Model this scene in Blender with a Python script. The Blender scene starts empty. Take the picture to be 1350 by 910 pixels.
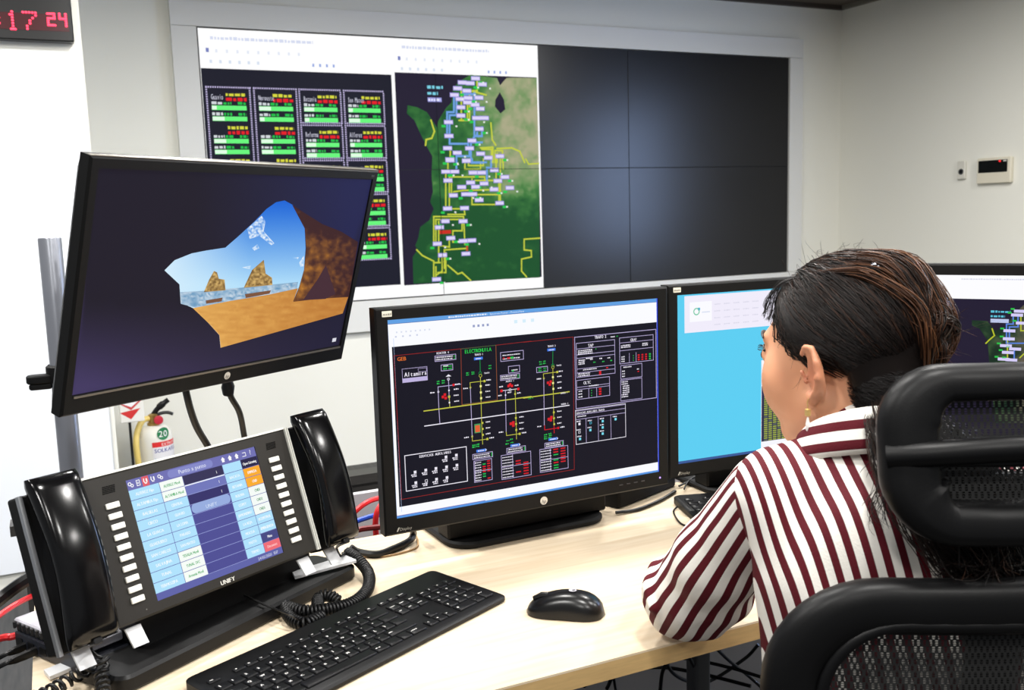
import bpy, bmesh, math, random
import numpy as np
from mathutils import Matrix, Vector, noise as mnoise
from mathutils.geometry import delaunay_2d_cdt
random.seed(7); rng = np.random.default_rng(7)
S = bpy.context.scene
COL = S.collection
PI = math.pi

# ------------------------------------------------------------------ camera
F, YAW, PITCH, ROLL, CAMZ = 1270.47, .4441, .1361, .0303, 1.324     # F in pixels of a 1350 wide frame
def RX(a): c, s = math.cos(a), math.sin(a); return np.array([[1,0,0],[0,c,-s],[0,s,c]])
def RY(a): c, s = math.cos(a), math.sin(a); return np.array([[c,0,s],[0,1,0],[-s,0,c]])
def RZ(a): c, s = math.cos(a), math.sin(a); return np.array([[c,-s,0],[s,c,0],[0,0,1]])
RC = RZ(-YAW) @ RX(-PITCH) @ RY(ROLL)
CP = np.array([0, 0, CAMZ])
cam = bpy.data.cameras.new('camera'); camo = bpy.data.objects.new('camera', cam); COL.objects.link(camo)
m3 = RC @ np.array([[1,0,0],[0,0,-1],[0,1,0]])
M = Matrix([list(r) + [0] for r in m3.tolist()] + [[0,0,0,1]]); M.translation = Vector(CP)
camo.matrix_world = M
cam.sensor_width = 36; cam.lens = F*36/1350; cam.clip_start = .02
cam.dof.use_dof = True; cam.dof.focus_distance = 1.55; cam.dof.aperture_fstop = 11
S.camera = camo
# ------------------------------------------------------------------ world, lamps, exposure
S.view_settings.view_transform = 'Standard'; S.view_settings.look = 'None'
S.view_settings.gamma = 1; S.view_settings.exposure = 0; S.view_settings.use_curve_mapping = False
wd = bpy.data.worlds.new('world'); S.world = wd; wd.use_nodes = True
wd.node_tree.nodes['Background'].inputs[0].default_value = (.93, .96, 1, 1)
wd.node_tree.nodes['Background'].inputs[1].default_value = .32
def downlight(x, y, power, r=.11, col=(1, .98, .945), spread=178):
    l = bpy.data.lights.new('downlight', 'AREA'); l.shape = 'DISK'; l.size = 2*r; l.energy = power; l.color = col
    l.spread = math.radians(spread)
    o = bpy.data.objects.new('downlight', l); COL.objects.link(o); o.location = (x, y, 2.575); return o
for x in (-.7, .6, 1.9, 3.2):
    for y in (-.9, .5, 1.9, 3.0):
        downlight(*((3.9, 1.75) if (x, y) == (3.2, 1.9) else (x, y)), 23 if x < 0 and y > 2 else 27)

# ------------------------------------------------------------------ pixel helpers (photo frame 1350 x 910 -> rays)
def ray(x, y): return RC @ np.array([(x-675)/F, 1, -(y-455)/F])
def at(x, y, d=None, X=None, Y=None, Z=None):
    r = ray(x, y)
    t = d if d is not None else X/r[0] if X is not None else Y/r[1] if Y is not None else (Z-CAMZ)/r[2]
    return CP + t*r

# ------------------------------------------------------------------ materials
def lin(c):
    return tuple((v/12.92 if v <= .04045 else ((v+.055)/1.055)**2.4) for v in [k/255 for k in c])
MATS = {}
def mat(name, rgb, rough=.5, metal=0, bump=0, bscale=200, var=0, vscale=8, spec=.5, emit=None, estr=0, stretch=(1,1,1), coat=0):
    if name in MATS: return MATS[name]
    m = bpy.data.materials.new(name); m.use_nodes = True; nt = m.node_tree; b = nt.nodes['Principled BSDF']
    c = lin(rgb) + (1,)
    b.inputs['Base Color'].default_value = c; b.inputs['Roughness'].default_value = rough; b.inputs['Metallic'].default_value = metal
    b.inputs['Specular IOR Level'].default_value = spec; b.inputs['Coat Weight'].default_value = coat
    if emit: b.inputs['Emission Color'].default_value = lin(emit) + (1,); b.inputs['Emission Strength'].default_value = estr
    if bump or var:
        tc = nt.nodes.new('ShaderNodeTexCoord'); mp = nt.nodes.new('ShaderNodeMapping'); mp.inputs['Scale'].default_value = stretch
        nt.links.new(tc.outputs['Object'], mp.inputs[0])
    if var:
        n = nt.nodes.new('ShaderNodeTexNoise'); n.inputs['Scale'].default_value = vscale; n.inputs['Detail'].default_value = 6
        nt.links.new(mp.outputs[0], n.inputs[0])
        r = nt.nodes.new('ShaderNodeValToRGB'); r.color_ramp.elements[0].position = .3; r.color_ramp.elements[1].position = .7
        r.color_ramp.elements[0].color = tuple(v*(1-var) for v in c[:3]) + (1,); r.color_ramp.elements[1].color = tuple(min(1, v*(1+var)) for v in c[:3]) + (1,)
        nt.links.new(n.outputs[0], r.inputs[0]); nt.links.new(r.outputs[0], b.inputs['Base Color'])
    if bump:
        n2 = nt.nodes.new('ShaderNodeTexNoise'); n2.inputs['Scale'].default_value = bscale; n2.inputs['Detail'].default_value = 3
        nt.links.new(mp.outputs[0], n2.inputs[0]); bp = nt.nodes.new('ShaderNodeBump'); bp.inputs['Strength'].default_value = bump; bp.inputs['Distance'].default_value = .002
        nt.links.new(n2.outputs[0], bp.inputs['Height']); nt.links.new(bp.outputs[0], b.inputs['Normal'])
    MATS[name] = m; return m
def screen_mat():
    if 'screen' in MATS: return MATS['screen']
    m = bpy.data.materials.new('screen'); m.use_nodes = True; nt = m.node_tree; b = nt.nodes['Principled BSDF']
    a = nt.nodes.new('ShaderNodeVertexColor'); a.layer_name = 'Col'
    b.inputs['Base Color'].default_value = (.004, .004, .006, 1); b.inputs['Roughness'].default_value = .4; b.inputs['Specular IOR Level'].default_value = .04
    nt.links.new(a.outputs[0], b.inputs['Emission Color']); b.inputs['Emission Strength'].default_value = 1.0
    MATS['screen'] = m; return m
def print_mat():
    if 'print' in MATS: return MATS['print']
    m = bpy.data.materials.new('print'); m.use_nodes = True; nt = m.node_tree; b = nt.nodes['Principled BSDF']
    a = nt.nodes.new('ShaderNodeVertexColor'); a.layer_name = 'Col'; b.inputs['Roughness'].default_value = .55
    nt.links.new(a.outputs[0], b.inputs['Base Color']); MATS['print'] = m; return m
def attr_mat(name, rough, colors, attr='tone', pos=None, spec=.5, const=False, bump=0, bscale=300, sss=0, freq=None, duty=.44):
    """colour ramp driven by a float attribute; freq makes it repeat (stripes)"""
    if name in MATS: return MATS[name]
    m = bpy.data.materials.new(name); m.use_nodes = True; nt = m.node_tree; b = nt.nodes['Principled BSDF']
    a = nt.nodes.new('ShaderNodeAttribute'); a.attribute_name = attr; src = a.outputs['Fac']
    if freq:
        mu = nt.nodes.new('ShaderNodeMath'); mu.operation = 'MULTIPLY'; mu.inputs[1].default_value = freq; nt.links.new(src, mu.inputs[0])
        fr = nt.nodes.new('ShaderNodeMath'); fr.operation = 'FRACT'; nt.links.new(mu.outputs[0], fr.inputs[0]); src = fr.outputs[0]
        pos = [0, duty-.012, duty+.012, .985]
    r = nt.nodes.new('ShaderNodeValToRGB'); e = r.color_ramp.elements
    while len(e) < len(colors): e.new(.5)
    for i, c in enumerate(colors): e[i].position = pos[i] if pos else i/(len(colors)-1); e[i].color = lin(c) + (1,)
    nt.links.new(src, r.inputs[0]); nt.links.new(r.outputs[0], b.inputs['Base Color'])
    b.inputs['Roughness'].default_value = rough; b.inputs['Specular IOR Level'].default_value = spec
    if sss: b.inputs['Subsurface Weight'].default_value = sss; b.inputs['Subsurface Radius'].default_value = (.01, .004, .002); b.inputs['Subsurface Scale'].default_value = .5
    if bump:
        n2 = nt.nodes.new('ShaderNodeTexNoise'); n2.inputs['Scale'].default_value = bscale
        tc = nt.nodes.new('ShaderNodeTexCoord'); nt.links.new(tc.outputs['Object'], n2.inputs[0])
        bp = nt.nodes.new('ShaderNodeBump'); bp.inputs['Strength'].default_value = bump; bp.inputs['Distance'].default_value = .001
        nt.links.new(n2.outputs[0], bp.inputs['Height']); nt.links.new(bp.outputs[0], b.inputs['Normal'])
    MATS[name] = m; return m
BLACK = mat('black_plastic', (13, 13, 13), .45, spec=.22, bump=.08, bscale=900)
BLACK2 = mat('matte_black', (11, 11, 12), .55, spec=.2, bump=.1, bscale=700)
GLOSS = mat('gloss_black', (6, 6, 7), .16, spec=.32)
RUBBER = mat('black_rubber', (11, 11, 12), .42, spec=.35)
SILVER = mat('silver_metal', (190, 192, 196), .3, metal=.9)
BRACKET = mat('painted_steel', (205, 206, 208), .4)
STEEL = mat('brushed_steel', (128, 131, 139), .3, metal=.45, bump=.05, bscale=60, stretch=(30, 30, 1))
WHITEKEY = mat('light_key', (225, 224, 216), .5)
RED = mat('red_cable', (215, 35, 40), .4)
BLUE = mat('blue_cable', (30, 75, 190), .4)

# ------------------------------------------------------------------ mesh helpers
def T(o=(0,0,0), R=None):
    def f(v):
        v = np.asarray(v, float); v = v @ (R.T if R is not None else np.eye(3)); return v + np.asarray(o, float)
    return f
class MB:
    def __init__(s): s.v = []; s.f = []
    def add(s, v, f, tr=None):
        v = np.asarray(v, float)
        if tr: v = tr(v)
        b = len(s.v); s.v.extend(map(tuple, v)); s.f.extend([tuple(i+b for i in q) for q in f]); return s
    def box(s, lo, hi, tr=None):
        (a,b,c), (d,e,g) = lo, hi
        v = [(a,b,c),(d,b,c),(d,e,c),(a,e,c),(a,b,g),(d,b,g),(d,e,g),(a,e,g)]
        return s.add(v, [(0,3,2,1),(4,5,6,7),(0,1,5,4),(1,2,6,5),(2,3,7,6),(3,0,4,7)], tr)
    def loft(s, rings, tr=None, cap=True, closed=False):
        n = len(rings[0]); v = [p for r in rings for p in r]; f = []
        m = len(rings)
        for i in range(m if closed else m-1):
            for j in range(n):
                f.append((i*n+j, i*n+(j+1) % n, ((i+1) % m)*n+(j+1) % n, ((i+1) % m)*n+j))
        if cap and not closed: f.append(tuple(range(n-1, -1, -1))); f.append(tuple((m-1)*n+j for j in range(n)))
        return s.add(v, f, tr)
    def slab(s, x0, x1, z0, z1, y0, y1, r=.01, c=.002, tr=None, seg=5):
        """rounded-rectangle plate in XZ, thickness y0..y1, chamfer c on both faces"""
        rings = []
        for y, ins in ((y0, c), (y0+c*(1 if y1 > y0 else -1), 0), (y1-c*(1 if y1 > y0 else -1), 0), (y1, c)):
            rings.append([(p[0], y, p[1]) for p in rrect(x0+ins, x1-ins, z0+ins, z1-ins, max(r-ins, 1e-4), seg)])
        return s.loft(rings, tr)
    def plate(s, x0, x1, y0, y1, z0, z1, r=.01, c=.002, tr=None, seg=5):
        rings = []
        for z, ins in ((z0, c), (z0+c, 0), (z1-c, 0), (z1, c)):
            rings.append([(p[0], p[1], z) for p in rrect(x0+ins, x1-ins, y0+ins, y1-ins, max(r-ins, 1e-4), seg)])
        return s.loft(rings, tr)
    def tube(s, path, r, n=8, closed=False, tr=None, flat=1):
        P = np.asarray(path, float); m = len(P)
        tan = np.roll(P, -1, 0)-np.roll(P, 1, 0)
        if not closed: tan[0] = P[1]-P[0]; tan[-1] = P[-1]-P[-2]
        tan /= np.linalg.norm(tan, axis=1)[:, None]+1e-12
        up = np.array([0,0,1.]) if abs(tan[0][2]) < .9 else np.array([1.,0,0])
        nrm = up-tan[0]*(up@tan[0]); nrm /= np.linalg.norm(nrm); rings = []
        rr = r if hasattr(r, '__len__') else [r]*m
        for i in range(m):
            nrm = nrm-tan[i]*(nrm@tan[i]); nrm /= np.linalg.norm(nrm)+1e-12; bi = np.cross(tan[i], nrm)
            rings.append([P[i]+rr[i]*(math.cos(a)*nrm+flat*math.sin(a)*bi) for a in np.linspace(0, 2*PI, n, endpoint=False)])
        return s.loft(rings, tr, closed=closed)
    def lathe(s, prof, n=20, tr=None):
        rings = [[(r*math.cos(a), r*math.sin(a), z) for a in np.linspace(0, 2*PI, n, endpoint=False)] for r, z in prof]
        return s.loft(rings, tr)
    def build(s, name, m, parent=None, smooth=40, uvx=None):
        me = bpy.data.meshes.new(name); me.from_pydata([tuple(map(float, v)) for v in s.v], [], s.f); me.validate()
        bm = bmesh.new(); bm.from_mesh(me); bmesh.ops.recalc_face_normals(bm, faces=bm.faces); bm.to_mesh(me); bm.free()
        return link(name, me, m, parent, smooth)
def link(name, me, m, parent=None, smooth=40):
    if m: me.materials.append(m)
    if smooth:
        me.polygons.foreach_set('use_smooth', [True]*len(me.polygons)); me.set_sharp_from_angle(angle=math.radians(smooth))
    o = bpy.data.objects.new(name, me); COL.objects.link(o)
    if parent: o.parent = parent
    return o
def rrect(x0, x1, y0, y1, r, seg=5):
    out = []; r = min(r, (x1-x0)/2-1e-5, (y1-y0)/2-1e-5)
    for cx, cy, a0 in ((x1-r, y1-r, 0), (x0+r, y1-r, PI/2), (x0+r, y0+r, PI), (x1-r, y0+r, 1.5*PI)):
        for k in range(seg+1):
            a = a0+PI/2*k/seg; out.append((cx+r*math.cos(a), cy+r*math.sin(a)))
    return out
def spline(pts, n=12):
    """Catmull-Rom through pts"""
    P = np.asarray(pts, float); P = np.vstack([2*P[0]-P[1], P, 2*P[-1]-P[-2]]); out = []
    for i in range(1, len(P)-2):
        for t in np.linspace(0, 1, n, endpoint=False):
            a, b, c, d = P[i-1:i+3]
            out.append(.5*((2*b)+(-a+c)*t+(2*a-5*b+4*c-d)*t*t+(-a+3*b-3*c+d)*t**3))
    out.append(P[-2]); return np.array(out)
def empty(name, loc=(0,0,0), R=None):
    o = bpy.data.objects.new(name, None); COL.objects.link(o); o.empty_display_size = .05
    Mx = Matrix.Identity(4)
    if R is not None: Mx = Matrix([list(r)+[0] for r in np.asarray(R).tolist()]+[[0,0,0,1]])
    Mx.translation = Vector([float(v) for v in loc]); o.matrix_world = Mx; return o
def tag(o, label, cat, group=None):
    o['label'] = label; o['category'] = cat
    if group: o['group'] = group
    return o
def struct(o, label=None):
    o['kind'] = 'structure'
    if label: o['label'] = label
    return o
def copy_tree(o, parent=None):
    c = o.copy(); COL.objects.link(c)
    if parent: c.parent = parent
    for ch in list(o.children): copy_tree(ch, c)
    return c
# glyphs from the built-in font, cached as triangles
GL = {}
def glyph(ch):
    if ch in GL: return GL[ch]
    cu = bpy.data.curves.new('g', 'FONT'); cu.body = ch; cu.resolution_u = 2; cu.fill_mode = 'FRONT'
    ob = bpy.data.objects.new('g', cu); COL.objects.link(ob)
    dg = bpy.context.evaluated_depsgraph_get(); me = bpy.data.meshes.new_from_object(ob.evaluated_get(dg))
    v = np.array([q.co[:2] for q in me.vertices]) if len(me.vertices) else np.zeros((0, 2)); f = [tuple(p.vertices) for p in me.polygons]
    bpy.data.objects.remove(ob); bpy.data.curves.remove(cu); bpy.data.meshes.remove(me)
    w = 0
    if len(v): x0 = v[:, 0].min(); w = v[:, 0].max()-x0; v[:, 0] -= x0
    GL[ch] = (v, f, w if len(v) else .3); return GL[ch]
class Canvas:
    """flat coloured artwork on a plane: origin o, axes U (right), V (up)"""
    def __init__(s, o, R, base=.0003, step=.00012):
        s.o = np.asarray(o, float); s.R = R; s.U, s.N, s.V = R[:, 0], -R[:, 1], R[:, 2]; s.v = []; s.f = []; s.c = []; s.base = base; s.step = step
    def px(s, x, y):
        r = ray(x, y); t = ((s.o-CP) @ s.N)/(r @ s.N); p = CP+t*r-s.o; return np.array([p @ s.U, p @ s.V])
    def raw(s, v, f, cols, layer):
        b = len(s.v); y = -(s.base+s.step*layer); s.v += [(float(p[0]), y, float(p[1])) for p in v]; s.f += [tuple(i+b for i in q) for q in f]; s.c += cols
    def poly(s, pts, col, layer=0, fine=0, metric=False):
        P = [np.asarray(p, float) for p in pts]; Q = P if metric else [s.px(*p) for p in P]
        fn = col if callable(col) else None
        if len(P) <= 4 and not fine and not fn:
            s.raw(Q, [tuple(range(len(P)))], [col]*len(P), layer); return
        A = [Vector(q) for q in P]; n = len(A); inner = []
        if fine:
            xs = [p[0] for p in P]; ys = [p[1] for p in P]
            for gx in np.arange(min(xs)+fine/2, max(xs), fine):
                for gy in np.arange(min(ys)+fine/2, max(ys), fine):
                    jx, jy = gx+random.uniform(-.3, .3)*fine, gy+random.uniform(-.3, .3)*fine
                    if inside(jx, jy, P): inner.append(Vector((jx, jy)))
        vs, _, fs, *_ = delaunay_2d_cdt(A+inner, [(i, (i+1) % n) for i in range(n)], [tuple(range(n))], 1, 1e-7)
        s.raw([v if metric else s.px(*v) for v in vs], [tuple(q) for q in fs], [fn(*v) if fn else col for v in vs], layer)
    def rect(s, u0, v0, u1, v1, col, layer=0): s.raw([(u0,v0),(u1,v0),(u1,v1),(u0,v1)], [(0,1,2,3)], [col]*4, layer)
    def rpx(s, x0, y0, x1, y1, col, layer=0):
        """rectangle square to the plane from two photo corners (top-left, bottom-right)"""
        a = s.px(x0, y0); b = s.px(x1, y1); s.rect(a[0], b[1], b[0], a[1], col, layer)
    def line(s, pts, w, col, layer=1, metric=False):
        P = [np.asarray(p, float) if metric else s.px(*p) for p in pts]
        for a, b in zip(P, P[1:]):
            d = b-a; l = np.hypot(*d)
            if l < 1e-6: continue
            d /= l; n = np.array([-d[1], d[0]])*w/2; a2, b2 = a-d*w/2, b+d*w/2
            s.raw([a2+n, a2-n, b2-n, b2+n], [(3,2,1,0)], [col]*4, layer)
    def frame(s, u0, v0, u1, v1, w, col, layer=1): s.line([(u0,v0),(u1,v0),(u1,v1),(u0,v1),(u0,v0)], w, col, layer, True)
    def text(s, u, v, body, h, col, layer=2, align='l', gap=.1, mono=0, wide=None, bold=0, shear=0):
        """h = cap height in metres"""
        k = h/.72; adv = []; W = 0; wide = wide or (.78 if mono else 1); bold = bold or (.035 if mono else 0)
        for ch in body:
            w = glyph(ch)[2]; a = mono if mono else (.32 if ch == ' ' else w+gap); adv.append((W+((mono-w)/2 if mono else 0))); W += a
        off = {'l': 0, 'c': -W/2, 'r': -W}[align]
        for rep in ((0,), (-bold, bold))[1 if bold else 0]:
            for ch, x in zip(body, adv):
                gv, gf, gw = glyph(ch)
                if len(gv): s.raw([(u+(x+off+p[0]+rep+shear*p[1])*k*wide, v+p[1]*k) for p in gv], gf, [col]*len(gv), layer)
    def tpx(s, x, y, body, h, col, **k): p = s.px(x, y); s.text(p[0], p[1], body, h, col, **k)
    def disc(s, u, v, r, col, layer=2, n=14): s.raw([(u+r*math.cos(a), v+r*math.sin(a)) for a in np.linspace(0, 2*PI, n, endpoint=False)], [tuple(range(n))], [col]*n, layer)
    def ring(s, u, v, r, w, col, layer=2, n=14): s.line([(u+r*math.cos(a), v+r*math.sin(a)) for a in np.linspace(0, 2*PI, n+1)], w, col, layer, True)
    def blur_text(s, u, v, w, h, col, layer=2):
        """unreadable small print: a row of dashes"""
        x = u
        while x < u+w:
            l = random.uniform(.5, 1.6)*h; l = min(l, u+w-x); s.rect(x, v+random.uniform(0, .1)*h, x+l, v+h*random.uniform(.75, 1), col, layer); x += l+.35*h
    def build(s, name, parent=None, m=None, local=True):
        me = bpy.data.meshes.new(name); me.from_pydata(s.v, [], s.f)
        ca = me.color_attributes.new('Col', 'FLOAT_COLOR', 'POINT')
        ca.data.foreach_set('color', np.array([lin(c)+(1,) for c in s.c], np.float32).ravel())
        o = link(name, me, m or screen_mat(), parent, 0)
        if not parent: o.matrix_world = Matrix([list(r)+[0] for r in s.R.tolist()]+[[0,0,0,1]]); o.location = s.o
        return o
def inside(x, y, P):
    c = False; n = len(P)
    for i in range(n):
        (x1, y1), (x2, y2) = P[i][:2], P[(i+1) % n][:2]
        if (y1 > y) != (y2 > y) and x < (x2-x1)*(y-y1)/(y2-y1)+x1: c = not c
    return c
def mix(a, b, t): t = max(0, min(1, t)); return tuple(p+(q-p)*t for p, q in zip(a, b))
WHITE = (255, 255, 255)

# ================================================================== the setting
PAINT = mat('wall_paint', (227, 226, 217), .7, bump=.06, bscale=120)
def wall(name, lo, hi, m=PAINT): return struct(MB().box(lo, hi).build(name, m, smooth=0))
YW = 4.96
wall('wall_back', (-2.2, YW, 0), (4.93, YW+.1, 2.62))
wb = MB()
for lo, hi in (((4.83, -2.6, 0), (4.93, 1.5, 2.62)), ((4.83, 2.75, 0), (4.93, YW, 2.62)), ((4.83, 1.5, 0), (4.93, 2.75, .95)), ((4.83, 1.5, 2.25), (4.93, 2.75, 2.62))): wb.box(lo, hi)
struct(wb.build('wall_right', PAINT, smooth=0))
wall('wall_left', (-2.2, 3.9, 0), (.175, YW, 2.62))
def floor_mat():
    m = bpy.data.materials.new('floor'); m.use_nodes = True; nt = m.node_tree; b = nt.nodes['Principled BSDF']
    tc = nt.nodes.new('ShaderNodeTexCoord'); mp = nt.nodes.new('ShaderNodeMapping'); mp.inputs['Scale'].default_value = (14, 1.2, 1)
    n = nt.nodes.new('ShaderNodeTexNoise'); n.inputs['Scale'].default_value = 5; n.inputs['Detail'].default_value = 8
    r = nt.nodes.new('ShaderNodeValToRGB'); r.color_ramp.elements[0].color = lin((22, 22, 22))+(1,); r.color_ramp.elements[1].color = lin((52, 50, 48))+(1,)
    r.color_ramp.elements[0].position = .35; r.color_ramp.elements[1].position = .7
    nt.links.new(tc.outputs['Object'], mp.inputs[0]); nt.links.new(mp.outputs[0], n.inputs[0]); nt.links.new(n.outputs[0], r.inputs[0]); nt.links.new(r.outputs[0], b.inputs['Base Color'])
    b.inputs['Roughness'].default_value = .5; return m
struct(MB().box((-2.2, -2.6, -.1), (4.93, YW+.1, 0)).build('floor', floor_mat(), smooth=0))
struct(MB().box((-2.2, -2.6, 2.6), (4.93, YW+.1, 2.7)).build('ceiling', mat('ceiling_tile', (84, 76, 68), .8, bump=.3, bscale=60), smooth=0))
# cornice strip along the top of both walls
struct(MB().box((.175, YW-.03, 2.575), (4.83, YW, 2.6)).build('trim_1', mat('dark_trim', (60, 52, 46), .6), smooth=0))
struct(MB().box((4.8, -2.6, 2.575), (4.83, YW, 2.6)).build('trim_2', mat('grey_trim', (120, 116, 106), .6), smooth=0))
# window in the right wall, outside the frame, seen as a reflection in the dark display panels
wf = MB()
for lo, hi in (((4.81, 1.5, .95), (4.9, 1.55, 2.25)), ((4.81, 2.7, .95), (4.9, 2.75, 2.25)), ((4.81, 1.55, .95), (4.9, 2.7, 1.0)), ((4.81, 1.55, 2.2), (4.9, 2.7, 2.25)), ((4.82, 2.1, 1.0), (4.88, 2.15, 2.2))): wf.box(lo, hi)
win = struct(wf.build('window_1', mat('window_frame', (220, 220, 220), .4), smooth=0))
for y0, y1 in ((1.55, 2.1), (2.15, 2.7)):
    MB().box((4.85, y0, 1.0), (4.856, y1, 2.2)).build('pane', mat('daylit_glass', (200, 215, 235), .1, emit=(178, 205, 255), estr=14), win, smooth=0)
# whiteboard on the pillar
wbt = tag(empty('whiteboard', (-.6, 3.9, .05)), 'large glossy whiteboard covering the pillar below the red clock', 'whiteboard')
wbl = T((.6, -3.9, -.05))
MB().slab(-1.6, .157, .06, 1.94, 3.899, 3.884, .004, .003, tr=wbl).build('board', mat('white_board', (232, 236, 242), .22, spec=.5), wbt)
MB().box((.157, 3.885, .06), (.162, 3.9, 1.945), tr=wbl).box((-1.6, 3.885, 1.94), (.157, 3.9, 1.945), tr=wbl).build('edge_strip', mat('edge_grey', (196, 197, 195), .4), wbt, smooth=0)
# digital clock
ck = tag(empty('digital_clock', (-.2, 3.9, 1.97)), 'black digital clock with red dot-matrix digits above the whiteboard', 'clock')
ckl = T((.2, -3.9, -1.97))
MB().slab(-.55, .149, 1.972, 2.2, 3.899, 3.85, .004, .004, tr=ckl).build('case', mat('clock_black', (10, 10, 11), .3), ck)
cc = Canvas((0, 3.849, 0), np.eye(3))
a = cc.px(-60, 12); b_ = cc.px(91.5, 42)
MB().box((-.5, 3.8485, b_[1]), (float(b_[0]), 3.85, a[1]), tr=ckl).build('display_window', mat('dark_red_filter', (46, 2, 8), .25, emit=(60, 0, 10), estr=.6), ck, smooth=0)
D5 = {'1': ['..#..','.##..','..#..','..#..','..#..','..#..','.###.'], '7': ['#####','....#','...#.','..#..','..#..','.#...','.#...'],
      '2': ['###','..#','###','#..','###'], '4': ['#.#','#.#','###','..#','..#'], ':': ['.....','.....','..#..','.....','..#..','.....','.....']}
D5['2'] = ['####','...#','####','#...','#...','####']; D5['4'] = ['#..#','#..#','####','...#','...#','...#']
led = None
for ch, x0, y0, x1, y1 in (('1', 10, 15, 23, 38.5), ('7', 30, 16, 48.5, 38.5), ('2', 62.5, 18, 72.5, 33.5), ('4', 78, 18.5, 87.5, 34.5), (':', -8, 15, 5, 38)):
    led = MB(); g = D5[ch]; A = cc.px(x0, y0); B = cc.px(x1, y1)
    for j, row in enumerate(g):
        for i, q in enumerate(row):
            if q == '#':
                u = A[0]+(B[0]-A[0])*i/(len(row)-1); v = A[1]+(B[1]-A[1])*j/(len(g)-1)
                led.lathe([(.0046, 0), (.0036, .0016), (.001, .0022)], 8, tr=lambda p, u=u, v=v: ckl(np.stack([p[:, 0]+u, 3.8483-p[:, 2], p[:, 1]+v], 1)))
    led.build('lit_digit', mat('red_led', (255, 30, 60), .4, emit=(255, 60, 95), estr=1.6), ck)
# thermostat and sensor on the right wall
th = tag(empty('thermostat', (4.83, 3.76, 1.41)), 'white wall thermostat with dark display and red light on the right wall', 'thermostat')
tl = T((-4.83, -3.76, -1.41))
def wallplate(y0, y1, z0, z1, t, r=.004): return dict(tr=lambda p: tl(np.stack([4.83+p[:, 1], p[:, 0], p[:, 2]], 1)))
MB().slab(3.655, 3.87, 1.408, 1.55, -.001, -.028, .008, .004, **wallplate(0,0,0,0,0)).build('case', mat('thermostat_case', (214, 208, 190), .5), th)
MB().slab(3.675, 3.86, 1.468, 1.536, -.027, -.0295, .003, .001, **wallplate(0,0,0,0,0)).build('display', mat('thermostat_glass', (14, 16, 16), .2), th)
MB().slab(3.715, 3.728, 1.524, 1.533, -.029, -.031, .003, .0005, **wallplate(0,0,0,0,0)).build('indicator_light', mat('red_light', (200, 20, 25), .4, emit=(255, 30, 40), estr=1.2), th)
MB().slab(3.68, 3.70, 1.526, 1.532, -.029, -.031, .001, .0005, **wallplate(0,0,0,0,0)).build('badge', WHITEKEY, th)
ts = tag(empty('wall_remote', (4.83, 3.98, 1.44)), 'small pale wall remote with round grey button beside the thermostat', 'remote')
tl = T((-4.83, -3.98, -1.44))
MB().slab(3.957, 4.011, 1.44, 1.545, -.001, -.02, .008, .004, **wallplate(0,0,0,0,0)).build('case', mat('remote_case', (206, 204, 194), .5), ts)
rg = MB().lathe([(.017, .02), (.017, .0215), (.009, .0215), (.009, .02)], 18, tr=lambda p: tl(np.stack([4.83-p[:, 2], 3.982+p[:, 0], 1.483+p[:, 1]], 1))); rg.build('button_ring', mat('button_grey', (60, 62, 64), .4), ts)
# fire extinguisher on the floor and its post sign
ex0 = at(205, 590, Y=4.78)
ex = tag(empty('fire_extinguisher', (ex0[0], 4.78, 0)), 'white fire extinguisher with yellow hose and black handle on the floor', 'fire extinguisher')
EW = mat('extinguisher_white', (226, 224, 216), .3)
sc = (at(232, 580, Y=4.78)[0]-at(184, 580, Y=4.78)[0])/2
zt = at(205, 560, Y=4.78)[2]
MB().lathe([(sc*.9, .0), (sc, .01), (sc, zt-.06), (sc*.93, zt-.03), (sc*.7, zt-.008), (sc*.3, zt), (sc*.28, zt+.01)], 28).build('cylinder', EW, ex)
MB().lathe([(.028, zt+.0), (.03, zt+.012), (.022, zt+.014), (.022, zt+.05), (.012, zt+.055)], 16).build('valve', mat('brass', (170, 140, 80), .35, metal=.8), ex)
hp = lambda x, y, dy=0: np.array(at(x, y, Y=4.78+dy))-np.array([ex0[0], 4.78, 0])
MB().tube(spline([hp(201, 549), hp(206, 541), hp(213, 534), hp(222, 527)], 5), [.012]*8+[.016]*4+[.012]*4, 8, flat=.6).build('lever', RUBBER, ex)
MB().tube(spline([hp(203, 549), hp(212, 545), hp(221, 544), hp(228, 546)], 5), .008, 8).build('carry_handle', RUBBER, ex)
MB().lathe([(.017, 0), (.021, .004), (.021, .012), (.012, .014)], 16, tr=lambda p: np.stack([p[:, 0]+hp(208, 552)[0], -.03-p[:, 2], p[:, 1]+hp(208, 552)[2]], 1)).build('pressure_gauge', mat('gauge_red', (190, 40, 60), .4), ex)
MB().tube(spline([hp(198, 551), hp(187, 556, -.02), hp(180, 575, -.05), hp(181, 600, -.07), hp(188, 640, -.07), np.array([-.06, -.07, .05])], 8), .014, 10).build('hose', mat('yellow_hose', (222, 196, 110), .4), ex)
ec = Canvas((0, 4.78-sc-.002, 0), np.eye(3))
lab = Canvas((0, 0, 0), np.eye(3))
def cyl(c, name, par):          # wrap flat artwork round the cylinder
    for i, (u, y, v) in enumerate(c.v):
        th_ = (u-ex0[0])/sc; th_ = max(-1.45, min(1.45, th_)); r = sc+.0012-(y+.0003)
        c.v[i] = (r*math.sin(th_), -r*math.cos(th_), v)
    return c.build(name, par, print_mat())
def exx(x, y): return at(x, y, Y=4.78-sc)
def arc(x): d = max(-.98, min(.98, (exx(x, 590)[0]-ex0[0]*1.0)/sc)); return ex0[0]+sc*math.asin(d)
g0 = (arc(217), exx(217, 572)[2])
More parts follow.
